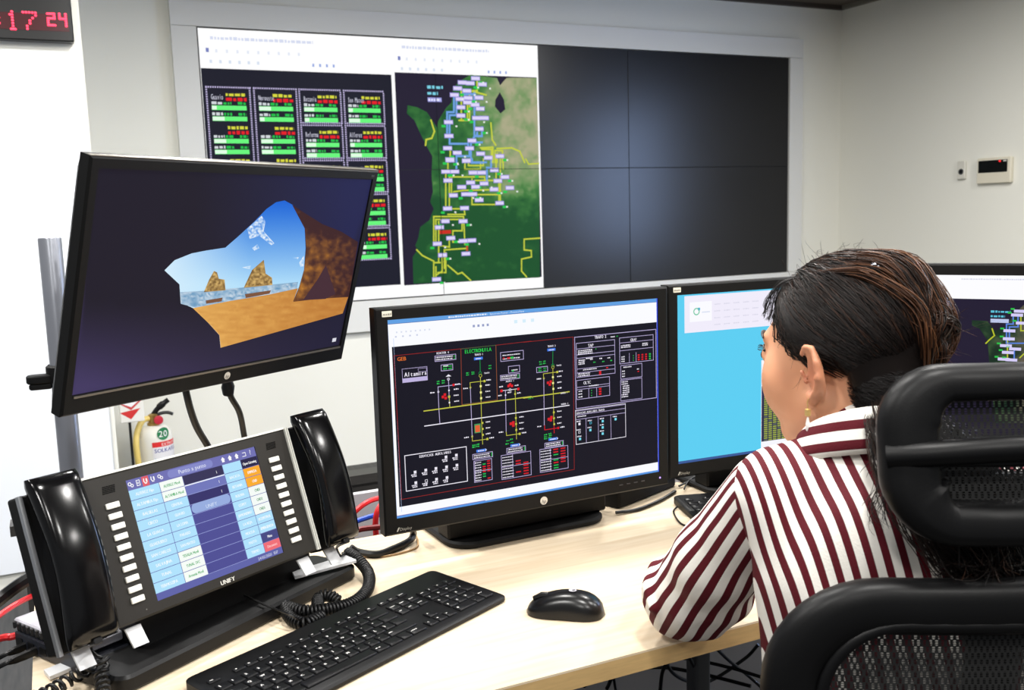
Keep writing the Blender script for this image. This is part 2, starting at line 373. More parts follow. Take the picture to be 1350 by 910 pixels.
lab.disc(g0[0], g0[1], .03, (20, 120, 70), 1, 24); lab.text(g0[0], g0[1]-.014, '20', .03, WHITE, 3, 'c')
zr = exx(205, 587)[2]
for k in range(16):
    u0 = ex0[0]-.02+k*.009
    lab.rect(u0, zr-.012, u0+.0092, zr+.012, (214, 36, 36), 1); lab.rect(u0, zr-.17, u0+.0092, zr-.012, (224, 222, 224), 0)
lab.text(ex0[0]+.022, zr-.008, 'EXTINTOR', .014, (235, 225, 220), 3, 'l', gap=.06)
lab.text(ex0[0]-.012, zr-.038, 'SOLKAFLAM', .019, (40, 50, 140), 3, 'l', gap=.08, bold=.012)
for k in range(3): lab.rect(ex0[0]-.01+k*.045, zr-.105, ex0[0]+.02+k*.045, zr-.065, [(150, 190, 210), (60, 110, 160), (110, 120, 180)][k], 2)
cyl(lab, 'printed_label', ex)
s0 = at(171, 560, Y=4.7)
sg = tag(empty('extinguisher_sign', (s0[0], 4.7, 0)), 'white sign with red downward triangle on a thin black post', 'sign')
sl = T((-s0[0], -4.7, 0))
pA = at(154, 505, Y=4.7); pB = at(190, 553, Y=4.7)
MB().slab(pA[0], pB[0], pB[2], pA[2]+.06, 4.7, 4.66, .004, .003, tr=sl).build('sign_board', mat('sign_white', (232, 230, 224), .45), sg)
MB().tube([(s0[0], 4.69, 0.01), (s0[0], 4.69, pB[2]+.05)], .006, 8, tr=sl).build('post', RUBBER, sg)
MB().lathe([(.1, 0), (.1, .008), (.012, .012)], 20, tr=lambda p: sl(p+np.array([s0[0], 4.69, 0]))).build('foot', RUBBER, sg)
sc_ = Canvas((s0[0], 4.66, 0), np.eye(3))
sc_.poly([(158, 545), (185, 538), (173, 553)], (205, 45, 45), 1)
sc_.poly([(159, 534), (160, 526), (167, 521), (177, 520), (186, 524), (186, 528), (173, 541)], (196, 66, 66), 0); sc_.poly([(161, 533), (162, 527), (168, 523), (176, 522), (184, 525), (183, 528), (173, 537)], (236, 236, 240), 1)
for q in ((163, 532), (169, 530), (176, 527)): sc_.rpx(q[0], q[1]-4, q[0]+3, q[1], (120, 140, 170), 2)
o = sc_.build('sign_print', None, print_mat()); o.parent = sg; o.location = (0, -.04, 0)
# ================================================================== video wall (3 x 2 display panels in a grey board frame)
VX, VY, VZ, PW, PH = .7309, 4.931, .8889, 1.21, .68
vw = tag(empty('video_wall', (VX+1.5*PW, YW, .72)), 'wall-sized video display of six panels, left part lit, right part dark', 'video wall')
vl = T((-(VX+1.5*PW), -YW, -.72))
FR = mat('frame_board', (212, 212, 209), .55, bump=.05, bscale=150)
fx0, fx1, fz0, fz1 = .612, 4.472, .724, 2.369
MB().box((fx0, 4.921, VZ+2*PH+.003), (fx1, YW, fz1), tr=vl).build('frame_board', FR, vw, smooth=0)
MB().box((fx0, 4.921, fz0), (fx1, YW, VZ-.003), tr=vl).build('frame_board', FR, vw, smooth=0)
MB().box((fx0, 4.921, VZ-.001), (VX-.003, YW, VZ+2*PH+.001), tr=vl).build('frame_board', FR, vw, smooth=0)
MB().box((VX+3*PW+.003, 4.921, VZ-.001), (fx1, YW, VZ+2*PH+.001), tr=vl).build('frame_board', FR, vw, smooth=0)
PANEL = mat('display_panel', (7, 7, 13), .28, spec=.42)
for i in range(3):
    for j in range(2):
        MB().slab(VX+i*PW+.0015, VX+(i+1)*PW-.0015, VZ+j*PH+.0015, VZ+(j+1)*PH-.0015, VY, YW-.002, .002, .001, tr=vl).build('display_panel', PANEL, vw)
MB().box((VX, VY+.004, VZ), (VX+3*PW, YW, VZ+2*PH), tr=vl).build('backing', mat('seam_black', (6, 6, 8), .6), vw, smooth=0)
V = Canvas((VX, VY, VZ), np.eye(3), base=.0008, step=.0004)
xe = V.px(712, 200)[0]; H2 = 2*PH
V.rect(.004, .004, xe, H2-.004, WHITE, 0)
zt_ = V.px(400, 94.5)[1]; zb_ = V.px(515, 376)[1]
x0, x1 = V.px(269, 150)[0], V.px(518, 150)[0]
NAVY = (26, 27, 40)
V.rect(x0, zb_, x1, zt_, NAVY, 1)
# window titles and tool icons (faint)
for bx in (V.px(268, 45)[0], V.px(522, 55)[0]):
    V.blur_text(bx+.03, H2-.055, .5, .016, (214, 220, 240), 1); V.rect(bx+.006, H2-.115, bx+.02, H2-.095, (120, 130, 190), 1)
    for k in range(9): V.rect(bx+.05+k*.05, H2-.115, bx+.06+k*.05, H2-.1, (226, 232, 244), 1)
    for k in range(6): V.rect(bx+.02+k*.045, H2-.165, bx+.032+k*.045, H2-.15, (215, 225, 240), 1)
    for k in range(4): V.rect(bx+.52+k*.035, H2-.165, bx+.53+k*.035, H2-.15, (150, 170, 225), 1)
cols = [(273, 332), (335.5, 393), (395, 451), (453.5, 507.5)]
zof = lambda y: V.px(400, y)[1]
LIL = (196, 186, 226)
names = [['Guavio'], ['Noroeste'], ['Betania', 'Reforma', 'La Guaca'], ['San Mateo', 'Alferez', 'Balsillas']]
def dotted(u0, v0, u1, v1):
    d = .011
    for u in np.arange(u0, u1, d): V.rect(u, v0, u+d*.6, v0+d*.7, LIL, 3); V.rect(u, v1, u+d*.6, v1+d*.7, LIL, 3)
    for v in np.arange(v0, v1, d): V.rect(u0, v, u0+d*.7, v+d*.6, LIL, 3); V.rect(u1-d*.7, v, u1, v+d*.6, LIL, 3)
def gauges(u0, u1, v, nm=None):
    w = u1-u0
    if nm: V.text(u0+.012, v-.035, nm, .026, (205, 205, 222), 4, mono=.62, wide=.42, bold=.02)
    V.blur_text(u0+w*.43, v-.018, w*.5, .016, (214, 214, 60), 4); V.blur_text(u0+w*.43, v-.042, w*.52, .018, (226, 24, 34), 4)
    for k in range(2):
        b = v-.085-k*.052
        V.blur_text(u0+.012, b+.026, w*.27, .015, (210, 215, 220), 4); V.blur_text(u0+w*.36, b+.026, w*.2, .014, (30, 190, 70), 4); V.blur_text(u0+w*.72, b+.026, w*.2, .014, (30, 190, 70), 4)
        V.rect(u0+.012, b, u1-.012, b+.022, (104, 244, 124), 4); f = random.choice((.12, .26, .3)); V.rect(u0+.012, b+.002, u0+.012+w*f, b+.02, (225, 255, 228), 5)
zt0 = zof(119); bot = V.px(500, 357)[1]
for ci, (a, b) in enumerate(cols):
    u0, u1 = V.px(a, 150)[0], V.px(b, 150)[0]
    step = .159 if ci < 2 else .176
    if ci < 2: dotted(u0, bot, u1, zt0)
    k = 0; z = zt0
    while z-step > bot-.02:
        gauges(u0+.012, u1-.012, z-.02, names[ci][k] if k < len(names[ci]) else None)
        if ci >= 2: dotted(u0, z-step+.012, u1, z)
        z -= step; k += 1
# satellite map window
OCE = (34, 28, 48)
mx0 = V.px(522.5, 150)[0]; mx1 = V.px(708.5, 150)[0]; mzt = V.px(620, 99)[1]; mzb = V.px(620, 371)[1]
V.rect(mx0, mzb, mx1, mzt, OCE, 1)
def C3(x, y): return (510+x/5.514, 50+y/5.514)
def C4(x, y): return (510+x/5.355, 210+y/5.355)
def land(x, y):
    n = mnoise.fractal(Vector((x*.05, y*.05, 1)), 1, 2, 5); n2 = mnoise.noise(Vector((x*.18, y*.18, 4)))
    e = max(0, min(1, (x-600)/70))*max(0, min(1, (300-y)/90))          # plains to the north-east are tan
    t = .34*n+.2*n2+e*.78-max(0, min(.3, (y-250)/100))
    c = mix((26, 82, 40), (70, 132, 62), t*1.7+.35); c = mix(c, (170, 168, 134), (t-.22)*1.5); return c
L1 = [C3(610, 268), C3(520, 320), C3(480, 370), C3(470, 470), C3(430, 510), C3(372, 605), C3(365, 655), C3(330, 600), C3(290, 540), C3(220, 505), C3(150, 490), C3(145, 550), C3(200, 600), C3(240, 690), C3(290, 790), C3(330, 860), C4(315, 120), C4(325, 230), C4(305, 300), C4(330, 350), C4(300, 430), C4(235, 480), C4(220, 560), C4(200, 610), C4(215, 640), C4(182, 690), C4(187, 878), C4(1080, 835), C4(1072, 0), C3(1088, 292), C3(900, 290), C3(870, 292), C3(820, 340), C3(800, 292)]
V.poly(L1, land, 2, fine=3.2)
V.poly([C3(820, 395), C3(850, 450), C3(860, 520), C3(825, 550), C3(785, 500), C3(788, 450)], OCE, 3)
V.poly([C3(800, 290), C3(870, 290), C3(822, 345)], OCE, 3)
YEL, BLU = (196, 206, 64), (110, 160, 225)
def L3(pts, c, w=.011): V.line([C3(*p) for p in pts], w, c, 4)
def L4(pts, c, w=.011): V.line([C4(*p) for p in pts], w, c, 4)
for pts in ([(487, 420), (487, 540), (437, 540), (437, 610), (437, 700)], [(505, 440), (505, 562), (455, 562), (455, 770), (590, 770), (590, 800)], [(635, 390), (635, 715), (690, 715), (690, 650)], [(610, 740), (610, 905), (720, 905)], [(600, 800), (600, 860), (505, 860), (505, 905)], [(655, 690), (655, 705), (630, 725)], [(540, 410), (640, 410)], [(615, 760), (690, 760)]): L3(pts, BLU)
for pts in ([(320, 600), (345, 680), (325, 730), (285, 740), (280, 780)], [(525, 600), (600, 600), (600, 420)], [(585, 450), (585, 590)], [(540, 380), (540, 600)], [(610, 385), (720, 415)], [(655, 300), (655, 385), (615, 385)], [(755, 620), (765, 740), (790, 780)], [(680, 800), (770, 795), (770, 905)], [(785, 905), (785, 820), (840, 820), (840, 905)], [(460, 800), (460, 880)], [(800, 805), (905, 800), (965, 825), (1000, 905)], [(760, 905), (760, 810), (690, 810)], [(800, 905), (800, 840)]): L3(pts, YEL, .009)
for pts in ([(430, 0), (430, 80)], [(550, 20), (550, 70), (660, 70), (660, 20)], [(575, 20), (575, 45), (680, 45), (680, 0)], [(415, 90), (415, 345)], [(440, 125), (440, 345)], [(455, 150), (455, 240)], [(440, 125), (690, 125), (690, 165)], [(470, 230), (540, 220), (760, 215)], [(600, 140), (600, 320), (810, 320)], [(620, 150), (790, 150), (790, 310)], [(620, 250), (780, 250)], [(770, 0), (770, 150)], [(800, 0), (800, 310)], [(820, 0), (820, 70)], [(430, 350), (545, 350), (550, 390), (430, 390)], [(330, 410), (330, 590)], [(330, 405), (540, 405), (550, 600)], [(345, 425), (345, 590)], [(345, 425), (530, 425), (530, 505), (465, 505), (465, 585), (560, 585)], [(365, 440), (365, 720)], [(375, 610), (440, 620), (440, 570)], [(405, 640), (555, 630)], [(405, 640), (405, 770)], [(415, 660), (415, 800), (360, 800)], [(375, 730), (330, 730), (330, 850)], [(345, 760), (345, 850)], [(390, 690), (390, 790), (345, 820)], [(210, 640), (250, 680), (330, 720)], [(430, 750), (500, 810), (530, 800), (590, 855)], [(1080, 557), (968, 565), (968, 640), (1018, 645), (1020, 690), (950, 705), (950, 790), (985, 830)], [(980, 0), (1000, 35), (1070, 30)]): L4(pts, YEL, .008)
for pts in ([(490, 0), (490, 75)], [(600, 0), (600, 25), (680, 25)], [(735, 0), (735, 60), (705, 60), (705, 150)]): L4(pts, BLU)
L4([(565, 600), (565, 640)], (190, 80, 40), .012); V.rpx(*C4(370, 503), *C4(452, 525), (204, 44, 28), 5)
LAB = (222, 214, 250)
lab3 = [(643,295),(547,325),(605,330),(693,338),(513,367),(580,385),(490,415),(530,445),(590,437),(668,435),(585,470),(640,487),(537,505),(677,515),(537,565),(650,583),(708,583),(447,613),(670,662),(450,713),(617,747),(440,802),(600,803),(510,836),(680,842),(735,872),(820,860),(457,884),(577,892)]
lab4 = [(445,8),(560,12),(415,87),(478,87),(607,95),(668,95),(757,77),(430,150),(590,165),(685,172),(527,197),(625,195),(832,126),(782,153),(755,213),(867,202),(468,255),(555,247),(605,247),(650,288),(795,310),(427,348),(547,345),(410,438),(537,438),(370,481),(450,557),(355,597),(538,577),(598,573),(392,677),(557,667),(350,848)]
for fn, ls in ((C3, lab3), (C4, lab4)):
    for i, q in enumerate(ls):
        u, v = V.px(*fn(*q)); V.rect(u-.027, v-.012, u+.027, v+.012, (150, 140, 215), 5); V.rect(u-.024, v-.008, u+.024, v+.008, LAB, 6)
        if i % 3 != 1: sgn = -1 if i % 2 else 1; V.rect(u+sgn*.03-.012, v-.028, u+sgn*.03+.012, v-.015, (40, 200, 80), 5); V.rect(u+.04, v-.026, u+.05, v-.017, (235, 240, 235), 6)
u, v = V.px(563, 117); V.blur_text(u, v, .09, .018, (120, 205, 225), 4); V.blur_text(u, v-.032, .06, .018, (120, 205, 225), 4); V.rect(u, v-.068, u+.08, v-.045, (150, 150, 220), 4); V.blur_text(u+.004, v-.064, .07, .014, (230, 230, 255), 5)
for xs in (PW,): V.rect(xs-.0015, .004, xs+.0015, mzt, (18, 22, 24), 7)
V.rect(mx0, PH-.002, mx1, PH+.001, (40, 46, 44), 7)
o = V.build('lit_picture', None); o.parent = vw; o.location = vl((VX, VY, VZ))
# ================================================================== desk
DZ = .74
dk = tag(empty('desk', (.9, 1.35, 0)), 'pale maple office desk with straight front edge and grey supports', 'desk')
dl = T((-.9, -1.35, 0))
def wood_mat():
    m = bpy.data.materials.new('maple'); m.use_nodes = True; nt = m.node_tree; b = nt.nodes['Principled BSDF']
    tc = nt.nodes.new('ShaderNodeTexCoord'); mp = nt.nodes.new('ShaderNodeMapping'); mp.inputs['Scale'].default_value = (1.6, 22, 1)
    n = nt.nodes.new('ShaderNodeTexNoise'); n.inputs['Scale'].default_value = 4; n.inputs['Detail'].default_value = 7; n.inputs['Distortion'].default_value = .4
    r = nt.nodes.new('ShaderNodeValToRGB'); r.color_ramp.elements[0].color = lin((216, 196, 166))+(1,); r.color_ramp.elements[1].color = lin((226, 209, 183))+(1,)
    r.color_ramp.elements[0].position = .35; r.color_ramp.elements[1].position = .65
    nt.links.new(tc.outputs['Object'], mp.inputs[0]); nt.links.new(mp.outputs[0], n.inputs[0]); nt.links.new(n.outputs[0], r.inputs[0]); nt.links.new(r.outputs[0], b.inputs['Base Color'])
    b.inputs['Roughness'].default_value = .32; return m
MAPLE = wood_mat()
deskshape = [(-.066, 1.03), (1.42, 1.03), (1.5, .95), (1.52, .2), (2.15, .2), (2.15, 1.668), (-.066, 1.668)]
def prism(poly, z0, z1, ins=.0015):
    P = np.array(poly); c = P.mean(0); rings = []
    for z, k in ((z0, 0), (z1-.002, 0), (z1, ins)): rings.append([(p[0]+(c-p)[0]*k, p[1]+(c-p)[1]*k, z) for p in P])
    return rings
MB().loft(prism(deskshape, DZ-.0, DZ-.003), dl) if 0 else None
tb = MB(); n_ = len(deskshape)
tb.add([(x, y, DZ-.003) for x, y in deskshape]+[(x, y, DZ) for x, y in deskshape], [tuple(range(n_)), tuple(range(n_, 2*n_))]+[(i, (i+1) % n_, n_+(i+1) % n_, n_+i) for i in range(n_)], dl)
tb.build('top_laminate', MAPLE, dk, smooth=0)
eb = MB(); eb.add([(x, y, DZ-.028) for x, y in deskshape]+[(x, y, DZ-.003) for x, y in deskshape], [tuple(range(n_)), tuple(range(n_, 2*n_))]+[(i, (i+1) % n_, n_+(i+1) % n_, n_+i) for i in range(n_)], dl)
eb.build('edge_band', mat('edge_band', (196, 164, 112), .45, var=.08, vscale=30, stretch=(1, 1, 8)), dk, smooth=0)
LEGM = mat('desk_grey', (70, 72, 76), .45)
for x, y in ((0, 1.12), (0, 1.6), (1.18, 1.6), (2.08, 1.6), (2.08, .3)):
    MB().plate(x-.02, x+.02, y-.02, y+.02, 0, DZ-.028, .008, .002, tr=dl).build('leg', LEGM, dk)
# low cable channel and dark cabinet behind the desk
ct = tag(empty('cable_channel', (.9, 1.82, 0)), 'light grey cable channel behind the desk full of coloured cables', 'cable channel')
cl = T((-.9, -1.82, 0))
MB().box((-.06, 1.672, .5), (2.1, 1.99, .52), tr=cl).box((-.06, 1.672, .52), (2.1, 1.684, .715), tr=cl).build('tray', mat('tray_maroon', (70, 44, 46), .5), ct, smooth=0)
MB().box((-.06, 1.972, 0), (2.1, 1.99, .732), tr=cl).build('back_panel', mat('channel_grey', (176, 174, 176), .4), ct, smooth=0)
db = tag(empty('low_partition', (.9, 2.35, 0)), 'low dark wood partition standing behind the desk', 'partition')
MB().box((-1.0, -.15, 0), (1.2, -.11, .69)).build('panel', mat('dark_wood', (44, 42, 40), .5, var=.25, vscale=30, stretch=(1, 20, 20)), db, smooth=0)
MB().box((-1.02, -.158, .69), (1.22, -.102, .712)).build('top_rail', mat('dark_wood_top', (48, 46, 44), .45, var=.2, vscale=30, stretch=(1, 20, 20)), db, smooth=0)

# ================================================================== monitors
SW, SH = .5184, .324
BEZ = mat('monitor_black', (10, 10, 10), .5, spec=.2, bump=.06, bscale=1200)
def ring_frame(mb, x0, x1, z0, z1, X0, X1, Z0, Z1, yf, yb, rec=.003, tr=None):
    """bezel: inner opening x0..z1, outer X0..Z1, front yf, back yb"""
    o = [(X0, Z0), (X1, Z0), (X1, Z1), (X0, Z1)]; i = [(x0, z0), (x1, z0), (x1, z1), (x0, z1)]; c = .003
    oi = [(X0+c, Z0+c), (X1-c, Z0+c), (X1-c, Z1-c), (X0+c, Z1-c)]
    v = [(x, yf+rec, z) for x, z in i]+[(x, yf, z) for x, z in i]+[(x, yf, z) for x, z in oi]+[(x, yf+c, z) for x, z in o]+[(x, yb, z) for x, z in o]
    f = []
    for k in range(4):
        for j in range(4): f.append((k*4+j, k*4+(j+1) % 4, (k+1)*4+(j+1) % 4, (k+1)*4+j))
    f.append((16, 17, 18, 19)); return mb.add(v, f, tr)
def hp_badge(parent, x, z, y, r, tr=None):
    c = Canvas((0, 0, 0), np.eye(3), base=-y+.0006)
    c.disc(x, z, r, (196, 190, 178), 0, 24); c.text(x, z-r*.62, 'hp', r*.95, (40, 40, 40), 2, 'c', gap=.06, shear=.25)
    return c.build('logo_badge', parent, print_mat())
def make_monitor(name, bl, yaw, label, zb=.0988, sticker=True, lift=0):
    R = RZ(yaw); root = empty(name, np.array(bl)+R @ np.array([SW/2, 0, 0])-np.array([0, 0, bl[2]-DZ]), R); tag(root, label, 'monitor', 'desk monitors')
    zb = bl[2]-DZ; h = SW/2
    ring_frame(MB(), -h, h, zb, zb+SH, -h-.021, h+.021, zb-.027, zb+SH+.0195, -.003, .022).build('bezel', BEZ, root, smooth=25)
    bk = MB(); bk.loft([[(p[0], y, p[1]) for p in rrect(-h-.021+i, h+.021-i, zb-.025+i, zb+SH+.018-i, .01+i)] for y, i in ((.021, .001), (.035, .012), (.055, .07))]); bk.build('back_shell', BLACK2, root)
    hp_badge(root, .012, zb-.014, -.003, .0072)
    c = Canvas((0, 0, 0), np.eye(3), base=.0036); c.text(-h+.004, zb-.0205, 'Display', .005, (150, 146, 136), 1, shear=.15); c.poly([(-h-.002, zb-.021), (-h+.0005, zb-.021), (-h+.004, zb-.0145), (-h+.0015, zb-.0145)], (170, 166, 156), 1, metric=True)
    c.build('bezel_print', root, print_mat())
    for k in range(4): MB().slab(h-.09+k*.016, h-.082+k*.016, zb-.0125, zb-.0105, -.0025, -.0038, .0008, .0003).build('menu_button', mat('menu_button', (44, 44, 46), .5), root)
    MB().slab(h-.0015, h+.0015, zb-.0125, zb-.0095, -.0025, -.0042, .0012, .0003).build('power_light', mat('power_led', (160, 130, 250), .4, emit=(170, 140, 255), estr=1.1), root)
    if sticker:
        MB().slab(-h-.009, -h+.0075, zb+SH+.0052, zb+SH+.0145, -.0025, -.0036, .0008, .0002).build('paper_sticker', mat('sticker', (214, 212, 196), .6), root)
        c = Canvas((0, 0, 0), np.eye(3), base=.0042); c.blur_text(-h-.0075, zb+SH+.008, .0135, .003, (140, 138, 128), 1); c.build('sticker_print', root, print_mat())
    # stand: wide hinge block, rounded foot
    MB().slab(-.134, .197, .012, zb+.06, .085, .135, .006, .004).build('stand_block', BLACK2, root)
    MB().slab(-.1, .14, zb+.03, zb+.15, .05, .09, .006, .003).build('hinge', BLACK2, root)
    MB().plate(-.137, .187, .05, .27, .0005, .013, .05, .004, seg=8).build('stand_foot', BLACK2, root)
    return root, R, np.array(bl), np.array([-h, 0, zb])
# ---- centre monitor
m1, R1, O1, off1 = make_monitor('desk_monitor', (.4721, 1.4482, .8388), .0259, 'black desk monitor showing a black power-grid diagram, centre of the desk')
K = Canvas(O1, R1)
A = lambda x, y: (500+x/5.355, 380+y/5.355)
B = lambda x, y: (690+x/5.355, 380+y/5.355)
Cc = lambda x, y: (500+x/5.355, 540+y/5.355)
D = lambda x, y: (680+x/5.355, 540+y/5.355)
DARK = (15, 15, 27)
K.rect(0, 0, SW, SH, (250, 251, 255), 0)
K.rect(0, SH-.0065, SW, SH, (98, 160, 226), 1); K.rect(0, SH-.0072, SW, SH-.0065, (40, 70, 150), 1)
K.text(.18, SH-.0052, 'Spectrum Power - ProcessView', .0034, (222, 234, 252), 2)
K.blur_text(.165-.06, SH-.005, .07, .003, (226, 236, 252), 2)
K.rect(0, 0, SW, .0035, (88, 150, 226), 1); K.rect(0, .0035, .16, .0045, (120, 110, 180), 1)
K.rect(0, 0, .0012, SH, (150, 180, 235), 1); K.rect(SW-.0022, 0, SW, SH, (70, 90, 230), 2); K.rect(.009, .01, .0098, SH-.03, (190, 210, 245), 1)
u0, v1 = K.px(*A(88, 416)); _, v0 = K.px(*Cc(148, 688)); K.rect(u0, v0, SW-.0022, v1, DARK, 1)
for k in range(8): K.rect(.014+k*.008, SH-.022, .0165+k*.008, SH-.0195, (214, 220, 236), 1)
for k in range(4): K.rect(.012+k*.012, SH-.029, .015+k*.012, SH-.0265, (200, 206, 228), 1)
for k in range(4): K.rect(.148+k*.0085, SH-.0235, .152+k*.0085, SH-.0195, (150, 160, 200), 1)
for k in range(3): K.rect(.225+k*.016, SH-.023, .231+k*.016, SH-.0175, (214, 238, 250), 1)
RD, GR, YL, LI, WH, OR = (150, 34, 30), (20, 150, 70), (196, 196, 70), (192, 180, 224), (236, 232, 244), (226, 112, 40)
w1 = .0009
def KL(fn, pts, c, w=w1, l=2): K.line([fn(*p) for p in pts], w, c, l)
KL(A, [(103, 478), (822, 403), (1071+0, 374)], RD); KL(B, [(0, 382), (350, 345)], RD); K.line([B(350, 345), D(412, 423), Cc(157, 635), A(103, 478)], w1, RD, 2)
KL(A, [(575, 430), (822, 403), (832, 790), (583, 822), (575, 430)], (30, 96, 60), .0012)
KL(A, [(583, 822), (575, 430)], RD, w1, 3); KL(A, [(822, 403), (832, 790), (583, 824)], (150, 70, 40), w1, 3)
K.tpx(*A(128, 515), 'GEB', .0062, OR, bold=.02)
K.tpx(*A(602, 462), 'ELECTROHUILA', .0062, (40, 215, 80), mono=.62, bold=.02, wide=.76)
K.tpx(*A(672, 478), 'TRAFO 1', .0034, WH, mono=.62); K.tpx(*A(404, 468), 'REACTOR 4', .0036, WH, mono=.62)
u, v = K.px(*A(165, 668)); u2, v2 = K.px(*A(336, 553)); K.frame(u, v, u2, v2, .0008, LI); K.rect(u, v, u2, v+(v2-v)*.3, LI, 2)
K.tpx(*A(178, 627), 'Altamira', .0072, WH, mono=.62); u3, v3 = K.px(*A(275, 592)); K.frame(u3, v3, u2-.001, v2-.002, .0007, LI)
def tbl(fn, x0, y0, x1, y1, rows=0, c=LI, title=None, th=.0036, fill=None):
    a = K.px(*fn(x0, y1)); b = np.array([K.px(*fn(x1, (y0+y1)/2))[0], K.px(*fn(x0, y0))[1]]); K.frame(a[0], a[1], b[0], b[1], .0009, c, 2)
    if title: K.text((a[0]+b[0])/2, b[1]-th*1.6, title, th, WH, 3, 'c', mono=.62)
    return a, b
def rowsin(a, b, n, cols, h=.0022, pad=.0015):
    for r in range(n):
        v = b[1]-(r+1)*(b[1]-a[1])/(n+.4)
        for (f0, f1, c) in cols: K.blur_text(a[0]+(b[0]-a[0])*f0+pad, v, (b[0]-a[0])*(f1-f0)-pad, h, c, 3)
for bx in ((393, 480, 540, 518), (855, 617, 990, 652)):
    a, b = tbl(A, bx[0], bx[1], bx[2], bx[3]); rowsin(a, b, 2, [(0, .85, WH)]); rowsin(a, b, 2, [(.88, 1, (40, 200, 80))], .0016, .0005)
a, b = tbl(A, 437, 543, 518, 585); rowsin(a, b, 2, [(.1, .5, (40, 200, 80)), (.55, .95, (40, 200, 80))]); K.blur_text(a[0]+.004, b[1]-.003, .009, .0022, WH, 4)
a, b = tbl(A, 857, 455, 1017, 518); rowsin(a, b, 2, [(.05, .85, WH)]); K.rect(a[0]+.004, a[1]+.0035, a[0]+.007, a[1]+.006, (220, 30, 40), 4); K.rect(a[0]+.012, a[1]+.003, a[0]+.018, a[1]+.006, (220, 30, 40), 4); K.rect(a[0]+.018, a[1]+.003, a[0]+.024, a[1]+.0062, (40, 200, 80), 4)
a, b = tbl(A, 912, 553, 990, 600); rowsin(a, b, 1, [(.2, .8, WH)]); K.rect(a[0]+.006, a[1]+.002, a[0]+.01, a[1]+.0045, (40, 200, 80), 4)
for q, tx in ((A(668, 505), 0), (B(168, 442), 0)):
    u, v = K.px(*q); K.rect(u, v-.001, u+.016, v+.0035, (60, 120, 230), 3); K.blur_text(u+.003, v, .01, .0022, WH, 4)
K.tpx(*B(170, 418), 'TRAFO 2', .0034, WH, mono=.62)
# bus bars
KL(A, [(315, 868), (1071, 765)], YL, .0018); KL(B, [(0, 776), (322, 731)], YL, .0018)
K.line([Cc(320, 117), B(322, 827)], .0016, WH, 2)
K.tpx(*B(262, 748), 'BARRA 1', .003, WH, mono=.62); K.tpx(*B(266, 826), 'BARRA 2', .003, WH, mono=.62); K.tpx(*B(32, 784), '230.4', .003, (40, 200, 80), mono=.62)
# feeders: (top fn, x, y of device, bus side lines)
def node(fn, x, y, c, r=.0017, fill=False):
    u, v = K.px(*fn(x, y)); (K.disc(u, v, r, c, 4) if fill else K.ring(u, v, r, .0007, c, 4))
def sq(fn, x, y, c, h=.0019): u, v = K.px(*fn(x, y)); K.rect(u-h, v-h, u+h, v+h, c, 4)
def dash(fn, x, y, w=.0085, c=WH): u, v = K.px(*fn(x, y)); K.blur_text(u, v-.001, w, .0024, c, 4)
KL(A, [(487, 640), (490, 690), (492, 765), (497, 838)], LI, .001); KL(A, [(414, 697), (575, 678)], LI, .001); K.line([A(414, 697), A(420, 852), Cc(427, 98)], .001, LI, 2); KL(A, [(493, 765), (497, 838)], YL, .001, 3)
node(A, 487, 642, WH, .0019); K.poly([A(468, 626), A(487, 608), A(507, 622)], WH, 4); node(A, 416, 732, WH, .0013)
sq(A, 523, 683, (224, 28, 36)); dash(A, 533, 680); sq(A, 491, 722, WH, .0013); dash(A, 525, 715); sq(A, 492, 766, YL); sq(A, 494, 808, WH, .0013); dash(A, 525, 758); dash(A, 528, 800); dash(A, 358, 740)
for p in ((462, 752), (448, 768), (468, 776)): sq(A, p[0], p[1], (214, 28, 36), .0022)
for p in ((405, 660), (440, 655), (405, 676), (440, 670)): dash(A, p[0], p[1], .005, (40, 190, 80))
KL(A, [(710, 505), (712, 592)], GR, .001); node(A, 711, 600, GR, .0024); node(A, 713, 618, YL, .0025); K.line([A(713, 630), Cc(722, 100), Cc(729, 245)], .001, YL, 2)
KL(A, [(740, 655), (640, 667), (642, 700)], YL, .001); K.line([A(642, 702), Cc(655, 190)], .001, LI, 2); node(A, 642, 702, YL, .0013); sq(A, 742, 656, YL); dash(A, 755, 650); dash(A, 592, 710)
for p in ((715, 692), (716, 736), (718, 777)): sq(A, p[0], p[1], (240, 238, 150), .0018); dash(A, p[0]+33, p[1]-6)
for p in ((612, 600), (650, 595), (612, 614), (650, 607), (770, 548), (770, 568)): dash(A, p[0], p[1], .005, (40, 190, 80))
K.tpx(*A(740, 606), 'TRAFO1', .0026, WH, mono=.6)
K.tpx(*A(893, 665), 'ACOPLE 1', .003, WH, mono=.6)
for p in ((912, 690), (935, 690), (922, 680), (980, 712), (862, 725)): sq(A, p[0], p[1], (224, 28, 36), .0022)
KL(A, [(862, 725), (980, 710)], WH, .001); K.line([A(890, 722), Cc(895, 155)], .001, LI, 2); K.line([A(958, 712), Cc(968, 208)], .001, YL, 2); node(A, 922, 718, WH, .0022); sq(A, 890, 755, WH, .0012); sq(A, 958, 747, YL, .0016)
for p in ((845, 698), (955, 688), (905, 738), (838, 760), (972, 742)): dash(A, p[0], p[1], .007)
KL(B, [(207, 440), (206, 540)], GR, .001); node(B, 206, 545, GR, .0024); node(B, 207, 558, YL, .0025); K.line([B(207, 570), B(213, 905), D(270, 165)], .001, YL, 2); KL(B, [(235, 592), (140, 605), (142, 635)], YL, .001)
K.line([B(143, 640), D(200, 110)], .001, LI, 2); node(B, 143, 637, YL, .0013); sq(B, 238, 592, YL); dash(B, 248, 588)
for p in ((207, 628), (208, 670), (210, 711)): sq(B, p[0], p[1], (240, 238, 150), .0018); dash(B, p[0]+30, p[1]-4)
